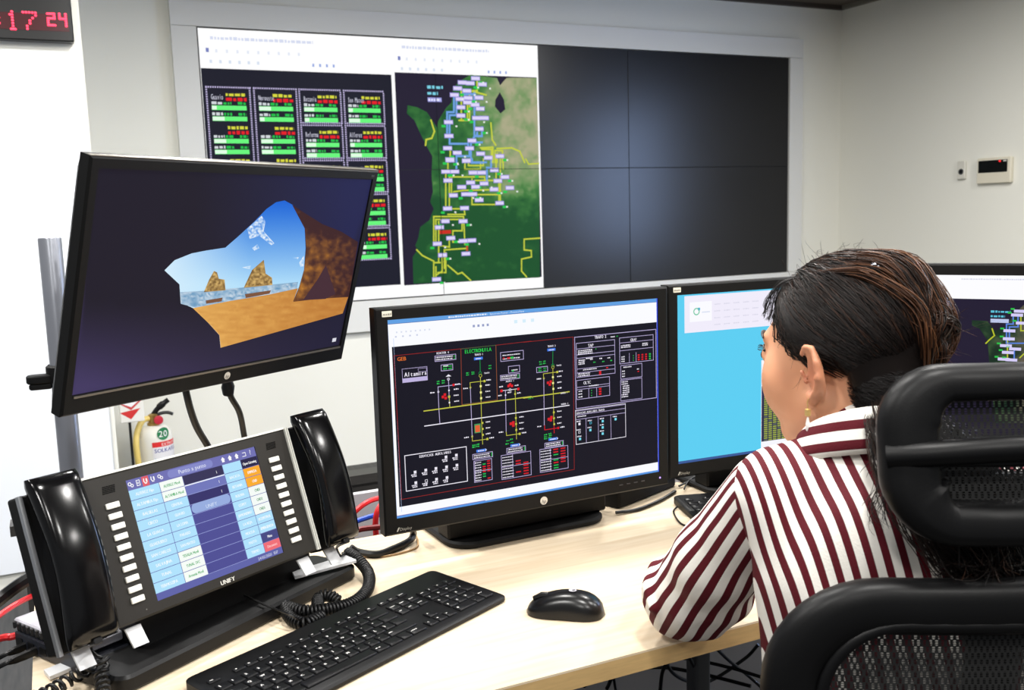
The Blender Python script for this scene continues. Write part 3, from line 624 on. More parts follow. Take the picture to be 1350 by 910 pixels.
for p in ((172, 668), (185, 680), (192, 660)): sq(B, p[0], p[1], (214, 28, 36), .0022)
for p in ((110, 522), (138, 518), (112, 538), (138, 533)): dash(B, p[0], p[1], .005, (40, 190, 80))
dash(B, 93, 643); K.tpx(*B(232, 552), 'TRAFO2', .0026, WH, mono=.6); a, b = tbl(B, 93, 560, 170, 597); rowsin(a, b, 2, [(.1, .45, (40, 190, 80)), (.55, .9, (40, 190, 80))])
# lower ends
for fn, x, y0, col in ((Cc, 727, 95, YL), (Cc, 963, 60, YL), (D, 267, 20, YL)):
    for k in range(3): sq(fn, x+k*1.5, y0+k*42, col, .0017); dash(fn, x+24, y0+k*42-6, .0085)
K.line([Cc(655, 192), Cc(657, 223), Cc(765, 208)], .001, YL, 2); sq(Cc, 762, 208, YL); dash(Cc, 776, 202); node(Cc, 655, 190, YL, .0014); dash(Cc, 598, 200)
K.line([Cc(895, 155), Cc(898, 184), Cc(990, 171)], .001, YL, 2); sq(Cc, 990, 171, YL); dash(Cc, 1005, 166); dash(Cc, 842, 163)
K.line([D(203, 112), D(203, 144), D(298, 130)], .0012, (210, 24, 34), 2); K.line([D(268, 100), D(270, 165)], .0012, (210, 24, 34), 3); sq(D, 298, 130, (210, 24, 34)); dash(D, 312, 126); dash(D, 150, 122)
u, v = K.px(*Cc(672, 168)); K.rect(u, v, u+.0115, v+.0155, (70, 150, 90), 3); K.rect(u+.0015, v+.0015, u+.01, v+.013, (226, 96, 50), 4)
for p in ((928, 100), (945, 92), (945, 112)): sq(Cc, p[0], p[1], (214, 28, 36), .0024)
for p in ((232, 68), (250, 55), (246, 75)): sq(D, p[0], p[1], (214, 28, 36), .0024)
for fn, pts in ((Cc, ((655, 255), (683, 248), (655, 268), (683, 262), (895, 222), (922, 212), (890, 245), (925, 235))), (D, ((198, 180), (228, 172), (198, 195), (232, 185), (198, 208), (228, 200)))):
    for p in pts: dash(fn, p[0], p[1], .006, (40, 190, 80))
for fn, x, y in ((Cc, 685, 300), (Cc, 925, 262), (D, 230, 218)):
    u, v = K.px(*fn(x, y)); K.rect(u, v-.001, u+.0165, v+.0035, (70, 130, 235), 3); K.poly([(u+.0165, v-.0015), (u+.0195, v+.0012), (u+.0165, v+.004)], (200, 210, 250), 3, metric=True); K.blur_text(u+.003, v, .011, .0022, WH, 4)
def fulltable(fn, x0, y0, x1, y1, split):
    a, b = tbl(fn, x0, y0, x1, y1); rowsin(a, b, 8, [(0, .4, WH)], .0019); [K.rect(a[0]+(b[0]-a[0])*f, b[1]-(r+1)*(b[1]-a[1])/8.6, a[0]+(b[0]-a[0])*(f+.17), b[1]-(r+1)*(b[1]-a[1])/8.6+.0021, random.choice(((30, 180, 80), (214, 26, 36))) if f < .6 else (214, 26, 36), 3) for r in range(8) for f in (.48, .74) if random.random() < .75]
    K.line([(a[0]+(b[0]-a[0])*split, a[1]), (a[0]+(b[0]-a[0])*split, b[1])], .0008, LI, 3, True); K.line([(a[0], (a[1]+b[1])/2), (b[0], (a[1]+b[1])/2)], .0008, LI, 3, True)
for fn, q in ((Cc, (660, 318, 800, 355)), (Cc, (900, 275, 1032, 312)), (D, (205, 238, 335, 272))):
    a, b = tbl(fn, *q); rowsin(a, b, 2, [(.02, .85, WH)]); K.rect(b[0]-.0025, a[1]+.001, b[0]-.001, b[1]-.001, (40, 190, 80), 3)
fulltable(Cc, 672, 365, 795, 515, .05); fulltable(Cc, 865, 325, 1071, 495, .38); fulltable(D, 172, 283, 368, 445, .37)
# auxiliary services box
a, b = tbl(Cc, 190, 325, 620, 577); K.frame(a[0], a[1], b[0], b[1], .0013, WH, 3); K.tpx(*Cc(280, 342), 'SERVICIOS AUXILIARES', .0044, WH, mono=.6)
for p in ((470, 335), (543, 322), (252, 442), (327, 428), (399, 416), (474, 405), (547, 393), (257, 517), (403, 492), (477, 480)): sq(Cc, p[0], p[1], WH, .0023); dash(Cc, p[0]-28, p[1]+22, .0095); dash(Cc, p[0]-22, p[1]+33, .008)
u, v = K.px(*Cc(331, 504)); K.frame(u-.002, v-.002, u+.002, v+.002, .0008, WH, 4); dash(Cc, 303, 527, .0095); dash(Cc, 309, 538, .008)
# right-hand tables
A0 = K.px(*B(360, 347)); B0 = K.px(*B(938, 773)); K.frame(A0[0], B0[1], B0[0], A0[1], .0011, LI, 3); K.tpx(*B(502, 358), 'TRAFO 2', .0054, WH, mono=.6); dash(B, 615, 345, .009); dash(B, 655, 340, .003, (40, 190, 80))
a, b = tbl(B, 377, 390, 645, 632); K.tpx(*B(455, 418), 'TAP', .006, WH, mono=.6, bold=.02)
for y in (430, 472, 497, 572, 600): q = K.px(*B(377, y)); K.line([(a[0], q[1]), (b[0], q[1])], .0008, LI, 3, True)
for y in (444, 456, 468): dash(B, 384, y, .03)
dash(B, 440, 497, .014); dash(B, 508, 430, .002, (40, 190, 80))
for y, x in ((503, 470), (498, 535), (493, 592)): dash(B, x, y, .006)
for y in (512, 526, 538): dash(B, 388, y, .013)
for x, y in ((492, 524), (555, 519), (612, 512)): dash(B, x, y, .0045, (40, 190, 80))
dash(B, 420, 578, .028); u, v = K.px(*B(583, 566)); K.rect(u, v, u+.0042, v+.002, (220, 26, 36), 4)
for y in (608, 622): dash(B, 386, y, .024); u, v = K.px(*B(533, y-10)); K.rect(u, v, u+.0045, v+.0032, (220, 26, 36), 4)
a, b = tbl(B, 377, 652, 608, 787); K.tpx(*B(425, 680), 'OLTC', .0056, WH, mono=.6, bold=.02); dash(B, 462, 692, .02)
for f in (.36, .6): K.line([(a[0]+(b[0]-a[0])*f, a[1]), (a[0]+(b[0]-a[0])*f, a[1]+.0175)], .0008, LI, 3, True)
q = a[1]+.0175; K.line([(a[0], q), (b[0], q)], .0008, LI, 3, True); K.line([(a[0], q+.004), (b[0], q+.004)], .0008, LI, 3, True)
for k in range(3):
    dash(B, 388, 730+k*20, .008)
    u, v = K.px(*B(480, 725+k*18)); K.rect(u-.0008, v, u+.0008, v+.0016, (40, 190, 80), 4); u, v = K.px(*B(532, 718+k*18)); K.rect(u, v, u+.005, v+.003, (220, 26, 36), 4)
a, b = tbl(B, 680, 352, 916, 535); K.tpx(*B(755, 376), 'GRAF', .0052, WH, mono=.6, bold=.02)
for y in (380, 435): q = K.px(*B(680, y+8)); K.line([(a[0], q[1]), (b[0], q[1])], .0008, LI, 3, True)
for f in (.28, .48): K.line([(a[0]+(b[0]-a[0])*f, a[1]), (a[0]+(b[0]-a[0])*f, a[1]+.0175)], .0008, LI, 3, True)
for y in (408, 420): dash(B, 688, y, .02); dash(B, 838, y-16, .0125)
for k in range(3):
    dash(B, 690, 487+k*16, .007); u, v = K.px(*B(775, 480+k*16)); K.rect(u-.0008, v, u+.0008, v+.0016, (40, 190, 80), 4)
    for x, c in ((806, (220, 26, 36)), (832, (220, 26, 36)), (858, (220, 26, 36)), (885, (40, 190, 80))):
        u, v = K.px(*B(x, 478+k*16-(x-806)*.1)); K.rect(u, v, u+.004, v+.0026, c, 4)
a, b = tbl(B, 687, 548, 836, 643); dash(B, 705, 560, .018); [dash(B, 695, 588+k*18, .006) for k in range(3)]; dash(B, 800, 572, .005); u, v = K.px(*B(805, 592)); K.rect(u, v, u+.003, v+.002, (220, 26, 36), 4)
a, b = tbl(B, 687, 652, 836, 797); [dash(B, 700 if 1 < k < 6 else 692, 668+k*15-4, .014) for k in range(8)]
a = K.px(*D(425, 247)); b = K.px(*D(772, -42)); K.frame(a[0], a[1], b[0], b[1], .001, WH, 3)
K.tpx(*B(372, 892), 'SERVICIOS AUXILIARES TRAFO2', .0036, WH, mono=.56); dash(D, 433, 52, .018)
for y in (12, 40, 72): q = K.px(*D(425, y)); K.line([(a[0], q[1]), (b[0], q[1])], .0008, LI, 3, True)
for x in (497, 583, 672): q = K.px(*D(x, 230)); q2 = K.px(*D(425, 72)); K.line([(q[0], a[1]), (q[0], q2[1])], .0008, LI, 3, True)
for x, y, c in ((448, 102, WH), (452, 208, (120, 220, 240)), (525, 145, (120, 220, 240)), (612, 82, (120, 220, 240)), (612, 126, (120, 220, 240)), (612, 170, (120, 220, 240)), (703, 68, (120, 220, 240))): sq(D, x, y, c, .0022); dash(D, x-20, y-16, .0085)
for x, y, c in ((448, 160, WH), (527, 94, (80, 190, 220))): u, v = K.px(*D(x, y)); K.frame(u-.0018, v-.0018, u+.0018, v+.0018, .0007, c, 4); dash(D, x-20, y-14, .0085)
o = K.build('screen', m1); o.location = off1
# ---- second monitor
m2, R2, O2, off2 = make_monitor('desk_monitor', (1.050, 1.486, .8388), -.05, 'black desk monitor with bright cyan desktop, partly behind the woman')
K2 = Canvas(O2, R2); E = lambda x, y: (860+x/2.758, 350+y/2.758)
K2.rect(0, 0, SW, SH, (92, 206, 242), 0); K2.rect(0, 0, SW, .005, (60, 90, 150), 1)
a = K2.px(*E(116, 108)); b = K2.px(*E(116, 247)); K2.rect(a[0], b[1], SW*.8, SH-.003, (240, 236, 250), 1)
a = K2.px(*E(135, 135)); b = K2.px(*E(216, 200)); K2.rect(a[0], b[1], b[0], a[1], (250, 250, 255), 2)
u, v = K2.px(*E(160, 168)); K2.ring(u, v, .006, .002, (110, 200, 160), 3); K2.rect(u+.003, v+.002, u+.008, v+.007, (70, 170, 210), 3); K2.rect(u+.012, v-.003, u+.03, v-.001, (214, 222, 240), 3)
for c in range(5):
    for r in range(4): K2.blur_text(a[0]+.055+c*.022, a[1]-.008-r*.013, .014, .0025, (218, 216, 232), 2)
a = K2.px(*E(396, 345)); b = K2.px(*E(390, 675)); K2.rect(a[0], b[1], SW*.93, a[1], (246, 246, 252), 1)
a = K2.px(*E(397, 440)); b = K2.px(*E(393, 642)); K2.rect(a[0], b[1], SW*.9, a[1], (44, 44, 76), 2)
ny = 26; hh = (a[1]-b[1])/ny
for r in range(ny):
    for c in range(14):
        w = .0085; K2.rect(a[0]+.006+c*.0108, b[1]+r*hh+hh*.2, a[0]+.006+c*.0108+w, b[1]+(r+1)*hh-hh*.15, (150, 164, 66) if (r*7+c*3) % 11 else (96, 104, 92), 3)
o = K2.build('screen', m2); o.location = off2
# ---- third monitor
b3 = at(1187, 362, d=1.72)
m3_, R3, O3, off3 = make_monitor('desk_monitor', (b3[0], b3[1], b3[2]-SH), -1.02, 'black desk monitor showing a satellite map, at the right edge')
K3 = Canvas(O3, R3); G = lambda x, y: (1150+x/3.955, 330+y/3.955)
K3.rect(0, 0, SW, SH, (30, 24, 46), 0); K3.rect(0, SH-.041, SW, SH, (252, 252, 255), 1)
a = K3.px(*G(300, 250)); K3.blur_text(.1, SH-.008, .2, .0025, (214, 216, 232), 2)
def land3(x, y):
    n = mnoise.fractal(Vector((x*.07, y*.07, 9)), 1, 2, 5); c = mix((18, 44, 26), (52, 78, 46), n*1.6+.4); return mix(c, (96, 88, 74), (x-1322)/40+n*.6)
G_ = [G(520, 365), G(600, 370), G(640, 420), G(700, 400), G(740, 330), G(791, 285), G(1500, 300), G(1500, 900), G(640, 900), G(600, 470), G(560, 410), G(520, 392)]
K3.poly(G_, land3, 1, fine=3)
K3.line([G(625, 410), G(637, 445), G(610, 468), G(593, 485)], .0022, (180, 190, 40), 2)
for pts in ([(735, 340), (735, 385), (700, 385), (700, 485), (791, 485)], [(760, 345), (760, 400), (715, 400), (715, 470)], [(740, 515), (740, 570)]): K3.line([G(*p) for p in pts], .0022, (90, 130, 220), 2)
for pts in ([(705, 470), (705, 570)], [(775, 345), (775, 420), (791, 420)], [(791, 540), (770, 560)]): K3.line([G(*p) for p in pts], .002, (180, 190, 50), 2)
for p in ((755, 338), (715, 420), (712, 462), (770, 318), (745, 515), (697, 498), (707, 533), (685, 568), (725, 572), (780, 380)): u, v = K3.px(*G(*p)); K3.rect(u-.009, v-.0025, u+.009, v+.0025, (214, 206, 248), 4); K3.rect(u-.014, v+.002, u-.008, v+.005, (40, 190, 70), 4)
u, v = K3.px(*G(618, 325)); K3.blur_text(u, v, .03, .004, (90, 190, 215), 3); K3.blur_text(u, v-.008, .022, .004, (90, 190, 215), 3); K3.rect(u, v-.017, u+.028, v-.0105, (190, 200, 235), 3)
# a generic network map over the unseen rest of the picture
for k in range(60): u, v = .25+random.random()*.24, .03+random.random()*.23; K3.rect(u-.009, v-.0025, u+.009, v+.0025, (214, 206, 248), 4); K3.line([(u, v), (u, v-.02), (u+.02*random.choice((-1, 1)), v-.02)], .0018, random.choice(((90, 130, 220), (180, 190, 50))), 2, True)
o = K3.build('screen', m3_); o.location = off3
# ---- tilted monitor on the pole
W0, H0 = .5092, .2864
R0 = RZ(.5979) @ RX(.2984) @ RY(.0102); O0 = np.array([.0101, 1.2952, 1.1166])
m0 = tag(empty('arm_monitor', O0, R0), 'large black monitor tilted forward, showing a beach seen from a cave', 'monitor')
ring_frame(MB(), 0, W0, 0, H0, -.0125, W0+.0125, -.027, H0+.0145, -.003, .016).build('bezel', BEZ, m0, smooth=25)
MB().loft([[(p[0], y, p[1]) for p in rrect(-.0125+i, W0+.0125-i, -.027+i, H0+.0145-i, .008+i)] for y, i in ((.016, .0), (.026, .006), (.05, .09))]).build('back_shell', BLACK2, m0)
MB().box((.002, -.0045, -.0032), (W0-.002, -.0028, -.0008)).build('lower_trim', mat('trim_bronze', (112, 106, 98), .35, metal=.5), m0, smooth=0)
MB().box((-.0115, -.0015, H0+.0139), (W0+.0115, .006, H0+.0149)).build('upper_trim', mat('trim_bronze', (112, 106, 98)), m0, smooth=0)
hp_badge(m0, .257, -.0135, -.003, .0058)
c = Canvas((0, 0, 0), np.eye(3), base=.0036); c.text(W0-.006, H0+.004, 'E231', .0028, (110, 110, 112), 1); c.build('bezel_print', m0, print_mat())
MB().slab(.2, .31, .09, .2, .05, .064, .008, .003).build('mount_plate', BLACK2, m0)
Q = Canvas(O0, R0)
def bgc(x, y):
    c = mix((30, 26, 38), (34, 36, 78), (x-260)/200*(1 if y < 330 else .3)); return mix(c, (66, 56, 96), (y-400)/110*(1-(x-130)/420))
corn = [(127.8, 220.9), (490.6, 236.2), (446.6, 455.2), (93.5, 522)]
Q.rect(0, 0, W0, H0, (30, 26, 38), 0)
Q.poly([(129, 222), (489.5, 237), (446, 454.5), (95, 521)], bgc, 1, fine=14)
X5 = lambda x, y: (80+x/3.137, 190+y/3.137)
opening = [X5(428, 522), X5(470, 480), X5(540, 452), X5(600, 440), X5(680, 428), X5(735, 380), X5(800, 320), X5(850, 268), X5(890, 240), X5(925, 233), X5(960, 252), X5(990, 290), X5(1008, 350), X5(1012, 430), X5(1005, 520), X5(985, 590), X5(960, 650), X5(1190, 625), X5(1165, 700), X5(660, 842), X5(655, 790), X5(610, 740), X5(550, 680), X5(495, 655), X5(490, 580)]
SKYP = [p for p in opening]
def sky(x, y): t = (y-265)/110; c = mix((24, 100, 214), (176, 222, 250), t); return mix(c, (214, 238, 252), (330-x)/120*(y > 300))
Q.poly(opening, sky, 2, fine=5)
hz = lambda x: 190+(612-(x*0+0))/3.137
sea = [X5(492, 612), X5(600, 606), X5(760, 592), X5(980, 570), X5(975, 602), X5(860, 622), X5(700, 648), X5(555, 676), X5(495, 660)]
def seac(x, y): n = mnoise.noise(Vector((x*.1, y*.9, 2))); return mix((96, 146, 186), (206, 220, 232), .5+n*.9)
Q.poly(sea, seac, 3, fine=2.5)
sand = [X5(980, 596), X5(860, 622), X5(700, 648), X5(545, 678), X5(610, 740), X5(655, 790), X5(660, 842), X5(1165, 700), X5(1190, 625), X5(960, 650)]
def sandc(x, y): n = mnoise.noise(Vector((x*.06, y*.3, 5))); return mix((188, 122, 52), (232, 176, 92), .5+n*.35-(x-340)/260)
Q.poly(sand, sandc, 4, fine=3)
for pts in ([(590, 612), (612, 560), (632, 524), (645, 530), (652, 556), (676, 560), (680, 604)], [(755, 594), (790, 520), (838, 478), (846, 535), (872, 552), (874, 582)]):
    Q.poly([X5(*p) for p in pts], lambda x, y: mix((112, 84, 44), (222, 184, 112), .5+1.2*mnoise.noise(Vector((x*.3, y*.3, 1)))), 5, fine=2)
for pts in ([(598, 646), (668, 634), (664, 650), (600, 660)], [(760, 620), (868, 604), (862, 618), (764, 636)]): Q.poly([X5(*p) for p in pts], (124, 84, 60), 5)
for pts in ([(770, 350), (830, 296), (846, 320), (838, 360), (882, 410), (870, 418), (820, 380), (780, 392)], [(790, 430), (812, 414), (820, 430), (800, 440)], [(985, 490), (1005, 460), (1004, 505), (990, 508)], [(750, 510), (785, 502), (782, 518)], [(956, 470), (985, 466), (980, 476)]): Q.poly([X5(*p) for p in pts], lambda x, y: mix(sky(x, y), (240, 247, 253), .55+1.3*mnoise.noise(Vector((x*.35, y*.35, 7)))), 3, fine=1.6)
rock = [X5(955, 250), X5(1000, 280), X5(1080, 330), X5(1160, 362), X5(1228, 405), X5(1190, 632), X5(1060, 640), X5(960, 652), X5(985, 590), X5(1005, 520), X5(1014, 430), X5(1008, 350)]
def rockc(x, y):
    n = mnoise.fractal(Vector((x*.12, y*.12, 3)), 1, 2, 4); t = .45+n*.45-(x-400)/160-max(0, min(.6, (318-y)/30))
    return mix((62, 34, 34), (204, 134, 46), t)
Q.poly(rock, rockc, 5, fine=2.2)
Q.poly([X5(1092, 640), X5(1000, 645), X5(1060, 560), X5(1095, 500), X5(1115, 560), X5(1135, 620)], (70, 44, 52), 6)
Q.rpx(438, 446, 442, 450, (220, 220, 230), 6)
o = Q.build('screen', m0)
# pole with clamps and the arm that carries the tilted monitor
pl_ = tag(empty('monitor_pole', (.004, 1.615, DZ)), 'grey steel pole with a black cable clip behind the tilted monitor', 'pole')
MB().lathe([(.0165, .0), (.0165, .566), (.0155, .568)], 24).build('tube', STEEL, pl_)
MB().lathe([(.035, .0), (.035, .012), (.02, .016), (.02, .03)], 24).build('desk_clamp', BLACK2, pl_)
zc = at(78, 500, Y=1.6)[2]-DZ
MB().lathe([(.0225, zc-.006), (.0225, zc+.018), (.019, zc+.021), (.019, zc-.006)], 20).build('collar', BLACK2, pl_)
MB().slab(-.05, -.012, -.012, .012, -.0, -.013, .011, .002, tr=lambda p: np.stack([p[:, 0], p[:, 2]-.006, p[:, 1]+zc+.008], 1)).build('cable_clip', BLACK2, pl_)
MB().slab(-.047, -.015, -.012, .0, -.013, -.022, .006, .002, tr=lambda p: np.stack([p[:, 0], p[:, 2]-.004, p[:, 1]+zc+.008], 1)).build('clip_jaw', BLACK2, pl_)
mc = O0+R0 @ np.array([.2, .064, .1])-np.array([.004, 1.615, DZ])
MB().tube(spline([(0, 0, zc-.02), (.05, -.03, zc-.01), (mc[0]*.7, mc[1]*.5, mc[2]-.02), tuple(mc)], 6), .014, 10).build('arm', BLACK2, pl_)
# ================================================================== dealer-board telephone console
RP = RZ(.5) @ RX(-.315); OP = np.array([.089, 1.281, .839])
PB = np.array([.2, 1.42, DZ])
ph = tag(empty('phone_console', PB), 'black touchscreen telephone console with two handset cradles on the desk', 'telephone')
def pt(p): return np.asarray(p) @ RP.T+OP-PB                     # panel frame -> root frame
def wt(p): return np.asarray(p)-PB
PANB = mat('console_charcoal', (40, 38, 35), .5, spec=.25, bump=.06, bscale=900)
u0, u1, v0, v1 = -.0645, .2725, -.015, .176
ring_frame(MB(), 0, .211, 0, .1615, u0, u1, v0, v1, -.002, .018, .002, tr=pt).build('panel', PANB, ph, smooth=25)
MB().box((u0, -.0015, v1-.0002), (u1, .018, v1+.0026), tr=pt).build('top_rim', mat('rim_light', (222, 222, 214), .35), ph, smooth=0)
for ua, ub in ((u1, u1+.0022), (u1+.0036, u1+.0056), (u0-.0022, u0), (u0-.0056, u0-.0036)): MB().box((ua, -.0035, v0), (ub, .018, v1+.0015), tr=pt).build('side_rim', mat('rim_light', (222, 222, 214), .35), ph, smooth=0)
# cradles
for s, (ua, ub) in ((-1, (-.138, u0-.0056)), (1, (u1+.0056, .348))):
    MB().slab(ua, ub, -.02, .176, .004, .028, .004, .002, tr=pt).build('cradle', BLACK2, ph)
    uo = ua if s < 0 else ub
    MB().box((uo-.0005 if s < 0 else uo-.004, -.003, -.02), (uo+.0045 if s < 0 else uo+.0005, .0045, .176), tr=pt).build('cradle_rim', SILVER if s < 0 else BLACK2, ph, smooth=0)
bm_ = MB().slab(-.00925, .00925, -.0038, .0038, .0, -.0035, .0012, .0008); btn = None
for u in (-.0268, .2375):
    for k in range(10):
        p = pt((u, -.002, .1352-k*.01372))
        if btn is None: b = bm_.build('key', WHITEKEY, ph); btn = b
        else: b = btn.copy(); COL.objects.link(b); b.parent = ph
        b.matrix_local = Matrix.Translation(Vector(p)) @ Matrix([list(r)+[0] for r in RP.tolist()]+[[0,0,0,1]])
for u in (-.0262, .2392):
    g = MB()
    for r in range(5):
        for c in range(6): g.box((u-.009+c*.003+r*.0004, -.0025, .1515+r*.0021), (u-.0066+c*.003+r*.0004, -.0018, .1527+r*.0021), tr=pt)
    g.build('speaker_grille', mat('grille_dark', (3, 3, 3), .8, spec=.1), ph, smooth=0)
X = Canvas(OP, RP); I8 = lambda x, y: (130+x/3.5, 540+y/3.5)
X.text(.108, -.0115, 'UNIFY', .006, (226, 224, 216), 0, 'c', gap=.13, bold=.03)
X.rect(-.031, -.006, -.028, -.0055, (5, 5, 5), 0); X.disc(-.018, -.0045, .0008, (120, 118, 112), 0)
for q in (X,): 
    q.v = [(a, b-.0021, c) for a, b, c in q.v]
o = X.build('console_print', None, print_mat()); o.parent = ph; o.location = Vector(pt((0, 0, 0)))
X = Canvas(OP, RP, base=.0002, step=.00008)
W_, H_ = .211, .1615
LB, SEP = (176, 226, 252), (176, 224, 248)
X.rect(0, 0, W_, H_, (108, 112, 178), 0)
hd = .0135
X.rect(0, H_-hd, W_, H_, (112, 112, 178), 1)
ftr = .009; X.rect(0, 0, W_, ftr, (96, 100, 168), 1); X.text(W_-.045, .002, '24/02/2020  15:17', .004, (220, 226, 245), 3, gap=.05)
rh = (H_-hd-ftr)/10
cx = [0, .046, .0825, .149, .181, W_]
t1 = ['ALFEREZ Fijo', 'ALTAMIRA Fijo', 'BALSILLAS', 'CIRCO', 'LA GUACA', 'GUADUERO', 'SAN CARLOS', 'SALVAJINA', 'TUNAL', 'TERMOZIPA']
t2 = ['ALFEREZ Movil', 'ALTAMIRA Movil', 'CENTRAL', 'GUAVIO', 'LA LOMA', 'PARAISO', 'SAN MATEO', 'TESALIA Movil', 'TUNAL SVC', 'Armenia Movil']
t4 = ['', 'BACATA', 'BETANIA', 'BOLIVIA', 'COPEY', 'JAMONDINO', 'LA REJA', 'MOCOA', 'PASTO', 'TERMO']
t5 = [('Open Listening', (40, 36, 70), WHITE), ('EMPRESA', (250, 172, 40), WHITE), ('CND', (250, 172, 40), WHITE), ('CND1', (244, 250, 246), (60, 150, 90)), ('CND2', (244, 250, 246), (60, 150, 90)), ('CND3', (244, 250, 246), (60, 150, 90)), ('ECOPETROL', LB, WHITE), ('EMERGENCIA', LB, WHITE), ('Mute', (70, 72, 130), WHITE), ('Disconnect', (240, 110, 118), (255, 200, 200))]
for r in range(10):
    vt = H_-hd-r*rh; vb = vt-rh
    X.rect(cx[0]+.0004, vb+.0004, cx[1]-.0004, vt-.0004, LB, 2); X.text((cx[0]+cx[1])/2, vb+rh*.35, t1[r], .0042, (244, 252, 255), 4, 'c', gap=.06, wide=.85, bold=.03)
    wh = r in (0, 1, 7, 8, 9)
    X.rect(cx[1]+.0004, vb+.0004, cx[2]-.0004, vt-.0004, (246, 252, 246) if wh else LB, 2); X.text((cx[1]+cx[2])/2, vb+rh*.35, t2[r], .004, (84, 176, 110) if wh else (244, 252, 255), 4, 'c', gap=.06, wide=.75, bold=.03)
    X.rect(cx[3]+.0004, vb+.0004, cx[4]-.0004, vt-.0004, LB, 2); X.text((cx[3]+cx[4])/2, vb+rh*.35, t4[r], .004, (244, 252, 255), 4, 'c', gap=.06, wide=.8, bold=.03)
    n5, c5, tc5 = t5[r]; X.rect(cx[4]+.0004, vb+.0004, cx[5]-.0004, vt-.0004, c5, 2); X.text((cx[4]+cx[5])/2, vb+rh*.35, n5, .004, tc5, 4, 'c', gap=.06, wide=.75, bold=.03)
    cc_ = [(52, 48, 84), (112, 118, 186), (52, 48, 104), None][min(r, 3)] or (78, 78, 148)
    X.rect(cx[2]+.0004, vb+.0003, cx[3]-.0004, vt-.0003, cc_, 2); X.rect(cx[2], vb, cx[3], vb+.0006, (150, 158, 214), 3)
    if r < 3: X.text(cx[3]-.012, vb+rh*.3, '1', .0042, WHITE, 4)
X.rect(cx[2], H_-hd-rh-.0012, cx[3], H_-hd-rh+.0002, (240, 244, 255), 4)
a = H_-hd-3*rh
X.raw([(p[0], p[1]) for p in rrect(cx[2]+.001, cx[3]-.001, a-rh+.001, a+.0005, .006)], [tuple(range(24))], [(150, 172, 222)]*24, 4); X.text((cx[2]+cx[3])/2, a-rh*.75, 'UNIFY', .005, (214, 226, 248), 5, 'c')
X.raw([(p[0], p[1]) for p in rrect(.062, .135, H_-hd+.0012, H_-.0015, .005)], [tuple(range(24))], [(132, 136, 200)]*24, 2); X.text(.079, H_-.0098, 'Punto a punto', .0056, (232, 236, 252), 3, gap=.07)
for k, u in enumerate((.006, .017, .028, .039, .05)):
    v = H_-hd/2
    if k == 2: X.rect(u-.005, H_-hd, u+.005, H_-.0005, (226, 96, 104), 2)
    if k in (0, 4): X.ring(u-.001, v+.001, .002, .001, WHITE, 3); X.ring(u+.002, v-.0015, .0017, .001, WHITE, 3)
    elif k == 1: X.frame(u-.002, v-.0035, u+.0025, v+.0035, .0009, WHITE, 3); X.ring(u, v, .001, .0006, WHITE, 3)
    else: X.line([(u-.002, v+.003), (u-.0025, v), (u-.001, v-.003), (u+.001, v-.003)], .0013, WHITE, 3, True); X.rect(u+.0008, v-.002, u+.0028, v+.003, WHITE, 3)
for k, u in enumerate((.153, .165, .177, .19, .202)):
    v = H_-hd/2
    if k == 4: X.text(u, v-.003, '?', .0072, WHITE, 3, 'c')
    elif k == 3: X.line([(u-.003, v-.003), (u+.003, v-.003), (u+.003, v+.002), (u-.002, v+.002)], .0009, WHITE, 3, True)
    else: X.poly([(u-.0035, v), (u, v+.004), (u+.0035, v)], WHITE, 3, metric=True); X.rect(u-.0022, v-.0035, u+.0022, v, WHITE, 3)
o = X.build('touchscreen', None); o.parent = ph; o.matrix_local = Matrix.Translation(Vector(pt((0, 0, 0)))) @ Matrix([list(r)+[0] for r in RP.tolist()]+[[0,0,0,1]])
bpy.data.objects['console_print'].matrix_local = Matrix.Translation(Vector(pt((0, 0, 0)))) @ Matrix([list(r)+[0] for r in RP.tolist()]+[[0,0,0,1]])
# base plate and light steel brackets
RB = RZ(.575); ob = np.array([.036, 1.2335, DZ])
def bt(p): return np.asarray(p) @ RB.T+ob-PB
MB().plate(.0, .452, 0, .105, .0005, .024, .02, .004, tr=bt, seg=6).build('base', mat('base_black', (12, 12, 13), .42, spec=.25, bump=.04, bscale=600), ph)
MB().slab(.07, .40, .02, .08, .055, .1, .01, .004, tr=bt).build('support', BLACK2, ph)
for u in (-.106, -.034, .252, .305):
    a = pt((u-.011, .012, -.02)); b = pt((u+.011, .012, -.02)); c = pt((u-.0105, .002, -.045)); d = pt((u+.0105, .002, -.045)); nrm = pt((0, .003, 0))-pt((0, 0, 0))
    for q in (c, d): q[2] = max(q[2], .026 if u > -.1 else .006)
    MB().add([a, b, d, c, a+nrm, b+nrm, d+nrm, c+nrm], [(0,1,2,3),(7,6,5,4),(0,4,5,1),(1,5,6,2),(2,6,7,3),(3,7,4,0)]).build('bracket', BRACKET, ph, smooth=0)
fl = [at(58, 888, Z=.742), at(66, 897, Z=.742), at(135, 868, Z=.742), at(127, 860, Z=.742)]
fb = MB(); fb.add([wt(p) for p in fl]+[wt(p)+np.array([0, 0, .005]) for p in fl], [(0,1,2,3),(7,6,5,4),(0,4,5,1),(1,5,6,2),(2,6,7,3),(3,7,4,0)]); fb.build('foot_bar', BRACKET, ph, smooth=0)
fl = [at(385, 757, Z=.768), at(389, 764, Z=.768), at(470, 742, Z=.768), at(464, 733, Z=.768)]
fb = MB(); fb.add([wt(p) for p in fl]+[wt(p)+np.array([0, 0, .004]) for p in fl], [(0,1,2,3),(7,6,5,4),(0,4,5,1),(1,5,6,2),(2,6,7,3),(3,7,4,0)]); fb.build('foot_bar', BRACKET, ph, smooth=0)
